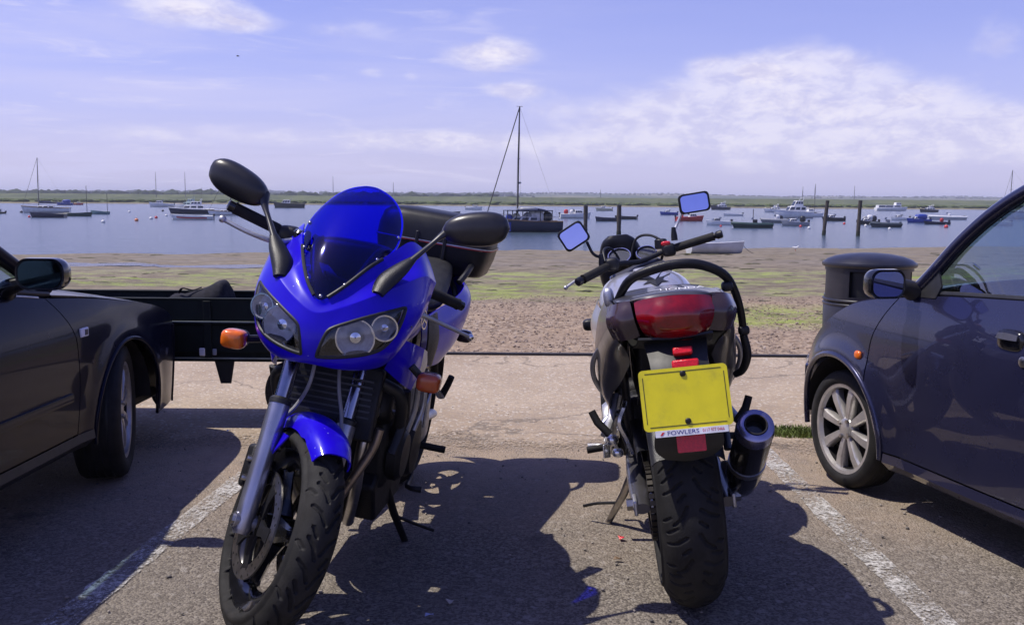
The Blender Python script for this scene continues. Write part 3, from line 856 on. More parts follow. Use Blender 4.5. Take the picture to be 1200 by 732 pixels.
def fazer():
    root = thing('motorcycle', 'blue half-faired motorcycle with black top box, parked facing the camera', 'motorcycle', place(-.512, 4.05, -96, 9))
    rk = R(24); WB, RF = 1.49, .305
    axd = (-math.sin(rk), 0, math.cos(rk)); AX = (WB + .095, 0, 0)
    M = Matrix.Translation((0, -.024, 0)) @ rotm((1, 0, 0), -2.2, (0, 0, .85)) @ rotm(axd, 36, AX)
    I = Matrix.Identity(4)
    c = (WB, 0, RF); a = A(axd)
    fw = wheel(root, 'front_wheel', c, RF, .108, .222, 3, M, FRONT_GROOVES, GBLACK, 700, 44)
    for y in (-.068, .068): disc(fw, c, y, M)
    # fork
    for s in (-1, 1):
        ya = .106 * s
        b0 = A((WB, ya, RF)); up_ = lambda t: b0 + a * t
        sl_ = mk('fork_leg', xf(join(tube([up_(-.035), up_(-.02), up_(.05), up_(.18), up_(.325), up_(.335)], [.020, .027, .028, .0275, .030, .029], 20),
                                     cyl(b0 - A((0, .03, 0)), b0 + A((0, .03, 0)), .022, seg=14),
                                     box(up_(.12) + A((-.028, -.012 * s, 0)), (.05, .022, .07), ry=-24)), M), FORK, root, 40)
        mk('dust_seal', xf(tube([up_(.332), up_(.345), up_(.352)], [.0315, .0315, .025], 20), M), HOSE, sl_)
        mk('stanchion', xf(cyl(up_(.34), up_(.74), .0225, seg=20), M), pbr('stanchion_steel', (.30, .30, .36), .16, 1.0), sl_)
        # caliper behind the slider, with bolts
        cal = mk('caliper', xf(box(up_(.13) + A((-.082, -.012 * s, -.01)), (.066, .056, .125), ry=-24), M), ENGB, root, 35, bevel=.012)
        for i in range(2):
            mk('bolt', xf(cyl(up_(.09 + .055 * i) + A((-.065, .024 * s, 0)), up_(.09 + .055 * i) + A((-.055, -.016 * s, 0)), .009, seg=8), M), STEEL, cal)
        mk('axle_nut', xf(cyl(b0 + A((0, .030 * s, 0)), b0 + A((0, .038 * s, 0)), .014, seg=6), M), STEEL, sl_)
    pc = lambda t: A((WB, 0, RF)) + a * t
    mk('lower_yoke', xf(box(pc(.52) + A((-.02, 0, 0)), (.09, .26, .045), ry=-24), M), ENGB, root, bevel=.012)
    mk('upper_yoke', xf(box(pc(.74) + A((-.02, 0, 0)), (.08, .25, .03), ry=-24), M), ALU, root, bevel=.010)
    # mudguard: arched blue shell over the tyre
    G = []
    for t in np.linspace(64, 152, 16):
        b = R(t); wd = .060 - .012 * max(0, (76 - t) / 14) ; rr = RF + .028
        row = []
        for q in np.linspace(-1, 1, 11):
            fl = abs(q) ** 2.4; drop = .056 * fl * (1.0 if 84 < t < 130 else .82)
            row.append((WB + (rr - drop) * math.cos(b), wd * math.sin(q * math.pi / 2 * .96), RF + (rr - drop) * math.sin(b)))
        G.append(row)
    mg = mk('mudguard', xf(sheet(patch(G, 3, 3), .004), M), BLUE, root, 50)
    for s in (-1, 1):
        mk('mudguard_bracket', xf(join(sheet(patch([[(WB - .10, .078 * s, RF + .24), (WB - .02, .086 * s, RF + .26)], [(WB - .14, .084 * s, RF + .17), (WB - .06, .096 * s, RF + .18)]], 4, 4), .004)), M), BLUE, mg, 50)

    # ---- fairing skin: half rows from the centre out and back, mirrored
    half = [
        [(1.480, 0, .958), (1.442, .052, 1.002), (1.372, .094, 1.056), (1.275, .136, 1.104), (1.190, .162, 1.130), (1.130, .192, 1.110)],
        [(1.487, 0, .942), (1.455, .056, .974), (1.390, .112, 1.020), (1.300, .160, 1.060), (1.214, .200, 1.082), (1.140, .222, 1.064)],
        [(1.500, 0, .925), (1.480, .060, .946), (1.428, .132, .986), (1.345, .193, 1.024), (1.250, .230, 1.044), (1.155, .246, 1.020)],
        [(1.514, 0, .872), (1.500, .074, .878), (1.456, .150, .896), (1.382, .211, .925), (1.290, .240, .945), (1.215, .238, .945)],
        [(1.515, 0, .818), (1.500, .074, .818), (1.458, .142, .826), (1.395, .194, .838), (1.335, .212, .855), (1.285, .210, .865)],
        [(1.498, 0, .790), (1.482, .070, .786), (1.440, .125, .786), (1.385, .167, .792), (1.345, .183, .805), (1.315, .186, .815)],
        [(1.460, 0, .783), (1.445, .062, .777), (1.410, .110, .775), (1.370, .145, .780), (1.335, .160, .790), (1.310, .165, .800)],
    ]
    full = [[(x, -y, z) for x, y, z in reversed(r[1:])] + list(r) for r in half]
    D = np.vstack([patch(full[:3], 24, 22), patch(full[2:], 24, 22)[1:]])
    hl = [(.021, .815), (.026, .838), (.034, .868), (.046, .890), (.085, .911), (.135, .934), (.190, .955), (.208, .961), (.211, .955), (.209, .925), (.200, .890), (.178, .852), (.150, .835), (.110, .824), (.060, .815), (.026, .812)]
    hl = [tuple(p) for p in cr(np.c_[A(hl), np.zeros(len(hl))], 3, True)[:, :2]]
    Cc = (D[:-1, :-1] + D[1:, 1:] + D[1:, :-1] + D[:-1, 1:]) / 4
    keep = np.ones(Cc.shape[:2], bool)
    for s in (1, -1): keep &= ~(inpoly(Cc[..., 1] * s, Cc[..., 2], hl) & (Cc[..., 0] > 1.3))
    fr = mk('fairing', sheet(D, -.004, keep), BLUE, root, 24, recalc=False)
    for s in (1, -1):
        LP = [[(1.300, .196, .862), (1.21, .226, .835), (1.12, .240, .81)], [(1.305, .178, .805), (1.21, .220, .765), (1.10, .232, .735)], [(1.280, .160, .760), (1.20, .204, .705), (1.12, .218, .675)]]
        mk('lower_fairing', sheet(patch([[(x, y * s, z) for x, y, z in r] for r in LP], 8, 8), .004 * s), BLUE, root, 50)
    Du, Dv = np.gradient(D, axis=0), np.gradient(D, axis=1)
    def surf(y, z, off=0.0):
        d2 = (D[..., 1] - y) ** 2 + (D[..., 2] - z) ** 2 + 10 * (D[..., 0] < 1.25)
        i, j = np.unravel_index(np.argmin(d2), d2.shape)
        e = A((y - D[i, j, 1], z - D[i, j, 2])); J = A([[Du[i, j, 1], Dv[i, j, 1]], [Du[i, j, 2], Dv[i, j, 2]]])
        q = np.linalg.lstsq(J, e, rcond=None)[0]; q = np.clip(q, -1.2, 1.2)
        P = D[i, j] + Du[i, j] * q[0] + Dv[i, j] * q[1]
        n = np.cross(Du[i, j], Dv[i, j]); n /= np.linalg.norm(n) + 1e-12
        if n[0] < 0: n = -n
        return A((P[0], y, z)) + n * off
    for s in (1, -1):
        cy, cz = .120, .878
        rings = []
        for f in (1.0, .92, .8, .65, .5, .3, .12):
            off = .005 if f < .95 else .001
            rings.append([surf((cy + (y - cy) * f) * s, cz + (z - cz) * f, off) for y, z in hl])
        lv, lf = loft(rings, False); nl = len(hl)
        ln = mk('headlight', (lv, lf + [tuple(range(len(lv) - nl, len(lv)))]), LENS, root, 60)
        out = A(rings[0]); mk('headlight_trim', tube(np.vstack([out, out[:2]]), .0055, 8), INKK, ln)
        # housing behind the lens, dark, with a bright bowl in it
        back = [surf((cy + (y - cy) * .97) * s, cz + (z - cz) * .97, -.006) for y, z in hl]
        deep = [p * A((1, .96, 1)) + A((-.085, -.004 * s, .004)) for p in back]
        mid = A((1.36, .12 * s, .885))
        mk('headlight_housing', loft([back, deep, [mid + (p - mid) * .05 + A((-.03, 0, 0)) for p in deep]], False), HOUSING, ln, 30)
        for (hy, hz, hx, rr) in ((.100, .868, 1.436, .050), (.168, .903, 1.398, .033)):
            bx = A((hx, hy * s, hz)); dirv = A((.97, .22 * s, .05))
            mk('reflector', lathe([(rr, .030), (rr * .96, .012), (rr * .75, -.012), (rr * .4, -.028), (.006, -.034)], bx, dirv, 32), REFLECT, ln, 60)
            mk('lamp_ring', ring([(rr, .028), (rr + .004, .028), (rr + .004, .033), (rr, .033)], bx, dirv, 32), CHROME, ln)
            mk('bulb_shield', lathe([(.002, .022), (rr * .30, .018), (rr * .32, -.02)], bx, dirv, 20), CHROME, ln)
    for q in ((.30, .30), (.30, .70), (.56, .14), (.56, .86), (.93, .36), (.93, .64)):
        p = D[int(q[0] * (D.shape[0] - 1)), int(q[1] * (D.shape[1] - 1))]
        mk('fairing_bolt', sball(p, (.006, .006, .006), 2, 10, 6), GBLACK, fr, 60)
    for s in (1, -1):
        mk('panel_seam', tube([surf(y * s, z, .0006) for y, z in ((.004 + .003, .93), (.05, .945), (.10, .965), (.15, .985))], .0011, 6), INKK, fr)
    # ---- screen
    rows = [(.012, (1.486, .960), (1.482, .962)), (.054, (1.452, 1.016), (1.444, 1.004)), (.096, (1.384, 1.098), (1.374, 1.058)), (.134, (1.302, 1.172), (1.276, 1.102)),
            (.136, (1.222, 1.226), (1.215, 1.150)), (.116, (1.156, 1.252), (1.155, 1.200)), (.080, (1.120, 1.264), (1.124, 1.240)), (.034, (1.104, 1.268), (1.106, 1.262))]
    G = []
    for w, (cx, cz), (ex, ez) in rows:
        row = []
        for q in np.linspace(-1, 1, 13):
            f = abs(q) ** 2.2
            row.append((cx + (ex - cx) * f, w * q * (1.06 - .06 * q * q), cz + (ez - cz) * f))
        G.append(row)
    sg = patch(G, 4, 6)
    sc = mk('windscreen', sheet(sg, .003), SCREEN, root, 60)
    pts = []
    for (i, s) in ((6, 1), (6, -1), (14, 1), (14, -1), (1, 0), (22, 1), (22, -1)):
        p = sg[i, sg.shape[1] // 2] if s == 0 else (sg[i, 1] if s < 0 else sg[i, -2])
        mk('screw', sball(p, (.006, .006, .006), 2, 10, 6), STEEL, sc)
    rim_line = np.vstack([sg[8:, 0], sg[-1, 1:-1], sg[8:, -1][::-1]])
    mk('screen_edge', tube(rim_line, .0030, 8), pbr('screen_edge_blue', (.25, .25, .75), .2, 0, .5), sc)
    for sgn in (0, -1):
        mk('screen_seal', tube(sg[1:16, sgn] + A((.003, 0, 0)), .0055, 8), INKK, sc)
    mk('lamp_divider', tube([D[int(D.shape[0] * f), D.shape[1] // 2] + A((.001, 0, 0)) for f in (.40, .55, .7, .85)], .0012, 6), INKK, fr)
    # dark inner panel, clocks
    inn = [[(x - .035, y * .86, z - .03) for x, y, z in row] for row in full[:2]]
    mk('inner_panel', sheet(patch([inn[0], [(x - .16, y * .80, z - .05) for x, y, z in inn[0]], [(x - .26, y * .7, z - .10) for x, y, z in inn[0]]], 4, 4), .004), BLACK, root, 60)
    cl = mk('clock_pod', sball((1.19, 0, 1.05), (.05, .13, .06), 3.5), BLACK, root, 60)
    for s in (-1, 1):
        mk('screen_bracket', tube([(1.40, .05 * s, .99), (1.30, .09 * s, 1.09), (1.20, .10 * s, 1.10)], .007, 8, 4), BLACK, root)
    # ---- mirrors on stems
    for s in (1, -1):
        bs = A((1.385, .150 * s, 1.028)); tp = A((1.270, .262 * s, 1.168)); cc = A((1.245, .355 * s, 1.232 if s < 0 else 1.216))
        m = mirror_shell(root, cc, A((-.02, s * 1.0, .22 if s < 0 else .06)), (0, 0, 1), .098, .050, .040, SATIN)
        mk('mirror_glass', prism([(.070 * math.cos(q), .034 * math.sin(q)) for q in np.arange(20) * math.pi / 10], cc + A((-.037, .01 * s, -.006)), (0, 1, .15 * s if s < 0 else .04), (0, 0, 1), (-.004, 0, 0)), MIRR, m)
        mk('mirror_stem', tube([bs + (tp - bs) * .45, bs + (tp - bs) * .8, tp, cc - A((0, .075 * s, .03))], [.011, .008, .011, .020], 12, 5, .8), SATIN, m)
        bt = mk('mirror_boot', tube([bs + A((.035, -.012 * s, -.035)), bs, bs + (tp - bs) * .28, bs + (tp - bs) * .5], [.020, .030, .024, .011], 12, 5, .62), BLACK, m)
    # ---- indicators
    for s, mt, p in ((-1, ORANGE, (1.30, -.292, .772)), (1, ORANGE_SHADED, (1.25, .290, .738))):
        ind = mk('indicator', sball(p, (.030, .036, .028), 3.6, 20, 12), mt, root, 60)
        mk('indicator_base', sball(A(p) + A((-.026, 0, 0)), (.018, .034, .026), 3.4), BLACK, ind, 60)
        mk('indicator_stalk', tube([A(p) - A((.02, .02 * s, 0)), (1.24, .23 * s, .775)], .012, 10), BLACK, ind)
    for s in (-1, 1):
        p = A((-.02, .205 * s, .680))
        ind = mk('indicator', sball(p, (.030, .034, .027), 3.4, 18, 10), SMOKE, root, 60)
        mk('indicator_stalk', tube([p - A((0, .02 * s, -.002)), (-.01, .13 * s, .70)], .010, 8), BLACK, ind)
    # ---- bars: the right one is swung forward by the lock, the left one back
    gR = A([(1.275, -.362, 1.152), (1.215, -.215, 1.098)]); gL = A([(.945, .305, .938), (1.05, .185, .985)])
    mid = A((1.165, -.02, 1.04))
    hb = mk('handlebar', tube([gR[0], gR[1], (1.19, -.10, 1.05), mid, (1.13, .10, .98), gL[1], gL[0]], .011, 12, 6), BLACK, root)
    for g, s in ((gR, -1), (gL, 1)):
        d = (g[0] - g[1]) / np.linalg.norm(g[0] - g[1])
        mk('grip', tube([g[1] + d * .01, g[1] + d * .02, g[0] - d * .02, g[0] - d * .012], [.015, .0175, .0175, .019], 14), RUBBER, hb)
        mk('bar_end', tube([g[0] - d * .012, g[0] + d * .006, g[0] + d * .010], [.016, .016, .010], 14), GBLACK, hb)
        mk('switch_housing', sball(g[1] - d * .018, (.030, .034, .028), 3.2), BLACK, hb, 60)
    mk('brake_lever', tube([(1.245, -.175, 1.080), (1.290, -.21, 1.074), (1.315, -.28, 1.088), (1.322, -.355, 1.112)], [.010, .009, .007, .0065], 10, 5), ALU, hb)
    mk('lever_ball', sball((1.323, -.362, 1.115), (.011, .011, .011), 2), ALU, hb)
    mk('brake_reservoir', lathe([(.022, 0), (.026, .002), (.026, .036), (.020, .042), (.001, .042)], (1.235, -.150, 1.075), (.1, -.05, 1), 20), GBLACK, hb)
    mk('clutch_lever', tube([(1.105, .145, .925), (1.06, .20, .905), (1.00, .27, .875), (.935, .345, .842)], [.011, .009, .007, .0065], 10, 5), ALU, hb)
    mk('lever_ball', sball((.930, .350, .839), (.0115, .0115, .0115), 2), CHROME, hb)
    # ---- tank, seat, tail
    S = []
    for x, zt, zb, w in ((1.14, .98, .84, .07), (1.07, 1.03, .78, .145), (.95, 1.055, .75, .182), (.82, 1.045, .74, .178), (.70, .99, .75, .150), (.60, .93, .77, .105), (.54, .90, .79, .07)):
        cz, h = (zt + zb) / 2, (zt - zb) / 2
        S.append([(x, w * math.copysign(abs(math.cos(q)) ** .72, math.cos(q)), cz + h * math.copysign(abs(math.sin(q)) ** .8, math.sin(q))) for q in np.arange(24) * 2 * math.pi / 24])
    S = [list(r) for r in np.stack([cr(A(S)[:, j], 5) for j in range(24)], 1)]
    tk = mk('tank', loft(S), BLUE, root, 60)
    mk('filler_cap', lathe([(.036, 0), (.036, .006), (.030, .010), (.001, .010)], (.90, 0, 1.052), (-.1, 0, 1), 24), ALU, tk)
    eo = A((.925, .188, .868)); eu, ev = A((-1, .12, 0)), A((0, -.18, 1))
    mk('tank_emblem', join(ring([(.028, 0), (.033, 0), (.033, .003), (.028, .003)], eo, (0.1, 1, .15), 28),
                           *[prism(rrect(.006, .024, .002), eo + eu * .013 * math.sin(R(t)) + ev * .013 * math.cos(R(t)), eu * math.cos(R(t)) - ev * math.sin(R(t)), eu * math.sin(R(t)) + ev * math.cos(R(t)), (0, .003, 0)) for t in (0, 120, 240)]), CHROME, tk, 30)
    mk('seat', loft([list(r) for r in np.stack([cr(A([[(x, w * math.copysign(abs(math.cos(q)) ** .7, math.cos(q)), cz + .045 * math.copysign(abs(math.sin(q)) ** .7, math.sin(q))) for q in np.arange(20) * 2 * math.pi / 20]
        for x, w, cz in ((.60, .085, .875), (.50, .125, .86), (.36, .150, .86), (.22, .145, .90), (.06, .125, .935), (-.08, .10, .95))])[:, j], 4) for j in range(20)], 1)]), SEATM, root, 60)
    for s in (1, -1):
        G = [[(.66, .135, .820), (.48, .155, .845), (.28, .182, .870), (.08, .185, .905), (-.14, .110, .930), (-.22, .06, .935)],
             [(.68, .150, .760), (.50, .182, .775), (.28, .218, .805), (.08, .222, .850), (-.13, .155, .890), (-.23, .07, .905)],
             [(.70, .150, .700), (.54, .180, .690), (.34, .212, .700), (.12, .212, .760), (-.10, .145, .830), (-.22, .06, .87)],
             [(.66, .140, .655), (.56, .160, .640), (.40, .185, .640), (.16, .185, .700), (-.06, .110, .790), (-.20, .05, .85)]]
        G = [[(x, y * s, z) for x, y, z in r] for r in G]
        tl = mk('tail_cowl', sheet(patch(G, 6, 6), .005 * s), BLUE, root, 60)
        SP = [[(x, (y + .012) * s, z) for x, y, z in r] for r in ([(.80, .172, .86), (.72, .176, .86), (.62, .168, .855)], [(.82, .186, .78), (.72, .196, .77), (.63, .190, .765)], [(.80, .182, .70), (.73, .190, .68), (.66, .184, .67)])]
        mk('side_cover', sheet(patch(SP, 6, 6), .006 * s), SEATM, root, 60)
        mk('grab_handle', tube([(.10, .165 * s, .915), (.02, .185 * s, .965), (-.14, .170 * s, .985), (-.24, .11 * s, .96)], .013, 10, 6), BLACK, root)
        # alloy frame plate and spar
        mk('frame_spar', tube([(1.22, .075 * s, .86), (1.06, .150 * s, .76), (.82, .168 * s, .66), (.62, .150 * s, .52), (.56, .13 * s, .40)], [.030, .036, .034, .034, .04], 12, 5, .62), ALU, root, 40)
        mk('frame_plate', sheet(patch([[(1.06, .200 * s, .765), (.95, .206 * s, .775), (.84, .203 * s, .750)], [(1.08, .206 * s, .715), (.96, .214 * s, .715), (.85, .209 * s, .700)], [(1.06, .196 * s, .665), (.97, .202 * s, .650), (.92, .200 * s, .655)]], 6, 6), .008 * s), ALU, root, 50)
        # pegs, hangers
        hg = mk('passenger_peg_hanger', tube([(.42, .135 * s, .60), (.36, .160 * s, .54), (.29, .190 * s, .475)], [.012, .014, .018], 10, 4, .6), ALU, root)
        mk('passenger_peg', tube([(.285, .192 * s, .475), (.29, .212 * s, .530), (.295, .222 * s, .565)], [.015, .014, .013], 12), RUBBER, hg)
        pg = mk('footpeg', tube([(.66, .165 * s, .375), (.655, .290 * s, .372)], [.013, .013], 12), RUBBER, root)
        mk('peg_plate', sheet(patch([[(.72, .158 * s, .47), (.60, .158 * s, .46)], [(.70, .166 * s, .40), (.62, .166 * s, .39)], [(.68, .162 * s, .33), (.60, .162 * s, .33)]], 5, 5), .010 * s), ALU, root)
    # ---- engine
    mk('engine_block', join(box((.88, 0, .46), (.40, .34, .28)), box((1.02, 0, .62), (.20, .33, .20), ry=-28)), ENGB, root, bevel=.03)
    for s in (1, -1):
        ec = mk('engine_cover', lathe([(.105, 0), (.105, .025), (.092, .042), (.030, .050), (.001, .050)], (.80, .165 * s, .405), (0, s, 0), 32), ENGB, root, 40)
        ec2 = mk('generator_cover', lathe([(.085, 0), (.085, .030), (.070, .045), (.001, .048)], (1.00, .165 * s, .43), (0, s, 0), 28), ENGB, root, 40)
    fins = [box((1.00 - .018 * i, 0, .545 + .026 * i), (.21, .352, .007), ry=-28) for i in range(7)]
    mk('cylinder_fins', join(*fins), ALU, root, 30)
    for i, y in enumerate((-.12, -.04, .04, .12)):
        mk('header_pipe', tube([(1.10, y, .60), (1.19, y, .58), (1.235, y * .98, .50), (1.20, y * .9, .36), (1.08, y * .6, .215), (.94, y * .35, .17), (.75, -.04, .165)], .0185, 14, 5), STEEL, root)
    mk('radiator', box((1.235, 0, .635), (.045, .30, .22), ry=-14), ENGB, root, bevel=.008)
    mk('radiator_core', join(*[box((1.262 + .003, 0, .545 + .0185 * i), (.004, .262, .006), ry=-14) for i in range(10)]), pbr('radiator_fin', (.05, .05, .055), .5, .6), root, 0)
    for s in (1, -1):
        mk('radiator_hose', tube([(1.20, .14 * s, .70), (1.16, .195 * s, .66), (1.10, .195 * s, .56), (1.05, .17 * s, .50)], .019, 12, 5), HOSE, root)
        mk('carburettor_pipe', join(*[tube([(.90 - .05 * i, .165 * s, .70), (.905 - .05 * i, .180 * s, .62), (.90 - .05 * i, .172 * s, .52)], .011, 10, 4) for i in range(3)]), ALU, root)
        mk('lower_fairing_stay', tube([(1.16, .21 * s, .68), (1.10, .205 * s, .57), (1.14, .19 * s, .47)], .016, 8, 4, .5), BLACK, root)
    for a_, b_, r_ in (((.93, .205, .652), (.93, .185, .470), .010), ((.88, .222, .640), (.90, .208, .490), .008), ((.985, .175, .640), (.985, .168, .470), .009)):
        mk('coolant_pipe', tube([a_, ((a_[0] + b_[0]) / 2 - .012, (a_[1] + b_[1]) / 2 + .008, (a_[2] + b_[2]) / 2), b_], r_, 10, 4), ALU, root)
    mk('engine_bracket', prism([(-.03, -.05), (.03, -.06), (.035, .03), (-.01, .06)], (.80, .222, .545), (1, 0, 0), (0, 0, 1), (0, .010, 0)), ALU, root, 20, bevel=.004)
    mk('sprocket_cover', sball((.70, .195, .455), (.060, .025, .055), 2.8), ALU, root, 60)
    mk('oil_filter', cyl((1.10, 0, .33), (1.18, 0, .32), .045, seg=24), GBLACK, root, bevel=.008)
    mk('sump', loft([[(x, y * w, z) for x, y, z in ((1.12, 1, .34), (1.04, 1, .21), (.70, 1, .20), (.64, 1, .30))] for y, w in ((1, .13), (1, .15))] and
        [[(1.12, q, .34), (1.04, q, .205), (.70, q, .195), (.62, q, .30), (.66, q, .36), (1.08, q, .38)] for q in (-.15, -.13, .13, .15)]), ENGB, root, bevel=.012)
    mk('brake_hose', tube([(1.30, -.04, .80), (1.345, -.035, .70), (1.33, -.07, .62), (1.395, -.092, .585)], .0055, 8, 6), pbr('clear_hose', (.30, .30, .32), .35), root)
    mk('brake_hose', tube([(1.31, .03, .80), (1.345, .05, .70), (1.355, .072, .62), (1.40, .090, .56)], .0055, 8, 6), pbr('clear_hose_b', (.22, .22, .24), .35), root)
    mk('airbox_shadow_fill', box((.86, 0, .80), (.36, .24, .16)), BLACK, root, bevel=.02)  # inner masses down to the guard, added to fill gaps in the cast shadow
    mk('battery_box_shadow_fill', box((.40, 0, .68), (.36, .22, .30)), BLACK, root, bevel=.02)
    mk('gearbox_shadow_fill', box((.66, 0, .42), (.22, .26, .26)), ENGB, root, bevel=.03)
    mk('rear_shock_shadow_fill', cyl((.40, 0, .36), (.46, 0, .62), .04, seg=16), ENGB, root)
    mk('inner_guard_shadow_fill', sheet(patch([[(.30, -.10, .60), (.30, 0, .60), (.30, .10, .60)], [(.38, -.10, .46), (.38, 0, .46), (.38, .10, .46)], [(.36, -.10, .30), (.36, 0, .30), (.36, .10, .30)]], 4, 4), .004), BLACK, root, 60)
    mk('down_pipe', tube([(1.24, .165, .57), (1.245, .150, .50), (1.262, .105, .40), (1.262, .062, .305), (1.20, .03, .22)], [.013, .014, .014, .014, .013], 12, 5), pbr('heated_pipe', (.30, .25, .21), .38, .9), root)
    # ---- side stand on the rider's left, and centre parts
    st = mk('side_stand', tube([(.86, .135, .27), (.80, .165, .16), (.700, .212, .012)], [.015, .014, .012], 12), ENGB, root)
    mk('stand_foot', box((.690, .216, .008), (.085, .042, .012), rx=9), ENGB, st, bevel=.004)
    mk('stand_tang', tube([(.78, .175, .14), (.74, .245, .11), (.70, .30, .085)], .006, 8, 4), ENGB, st)
    mk('gear_lever', tube([(.68, .185, .36), (.80, .205, .30), (.90, .215, .295), (.905, .265, .295)], [.008, .008, .008, .011], 10, 3), ENGB, root)
    # ---- back end
    rw = wheel(root, 'rear_wheel', (0, 0, .325), .325, .165, .225, 3, I, REAR_GROOVES, GBLACK, 300, 24)
    disc(rw, (0, 0, .325), -.075, I, .125, .095)
    for s in (1, -1):
        mk('swingarm', tube([(.52, .11 * s, .42), (.28, .115 * s, .37), (0, .115 * s, .325), (-.04, .115 * s, .322)], [.032, .030, .028, .022], 12, 4, .7), ALU, root)
    sil = mk('silencer', tube([(.34, -.19, .33), (.26, -.20, .36), (.20, -.205, .37), (-.22, -.215, .47), (-.25, -.215, .477)], [.022, .04, .052, .052, .036], 22), STEEL, root)
    mk('link_pipe', tube([(.75, -.04, .165), (.58, -.12, .20), (.44, -.17, .29), (.34, -.19, .33)], .021, 14, 5), STEEL, sil)
    mk('rear_mudguard', sheet(patch([[(.10 + .40 * math.cos(R(t)) - .10, y, .325 + .39 * math.sin(R(t))) for y in (-.085, 0, .085)] for t in (60, 90, 120, 150, 172)], 5, 4), .005), BLACK, root, 60)
    mk('tail_light', sball((-.235, 0, .895), (.025, .075, .035), 3.2), RED, root, 60)
    # ---- top box
    def bsec(z, gx, gy, p=5.0, n=44):
        e = 2 / p
        return [(-.205 + gx * math.copysign(abs(math.cos(q)) ** e, math.cos(q)), gy * math.copysign(abs(math.sin(q)) ** e, math.sin(q)), z) for q in np.arange(n) * 2 * math.pi / n]
    tb = mk('top_box', loft([bsec(.925, .155, .215), bsec(.935, .165, .228), bsec(1.0, .180, .248), bsec(1.045, .186, .255)]), BLACK, root, 50)
    mk('box_lid', loft([bsec(1.053, .186, .255), bsec(1.10, .184, .252), bsec(1.150, .172, .238), bsec(1.172, .150, .212), bsec(1.180, .10, .15)]), BLACK, tb, 50)
    mk('lid_stripe', join(loft([bsec(1.046, .190, .259), bsec(1.050, .190, .259)], False)), pbr('stripe_red', (.45, .03, .03), .4), tb, 50)
    mk('lid_stripe', join(loft([bsec(1.051, .191, .260), bsec(1.0555, .191, .260)], False)), ALU, tb, 50)
    for y in (-.06, .06):
        mk('box_rib', box((-.017, y, 1.03), (.012, .016, .12)), BLACK, tb, bevel=.004)
    mk('box_catch', box((-.395, 0, 1.03), (.02, .09, .06)), GBLACK, tb, bevel=.006)
    mk('rack_plate', box((-.19, 0, .912), (.30, .20, .018)), BLACK, root, bevel=.006)
    for s in (1, -1):
        mk('rack_arm', tube([(-.06, .10 * s, .908), (.06, .150 * s, .860), (.10, .160 * s, .76), (.13, .165 * s, .70)], [.013, .012, .014, .012], 10, 4, .6), BLACK, root)
    return root

FZ = fazer()

BALU = pbr('polished_aluminium', (.72, .72, .74), .26, .9, 0, .5, .12, 30)

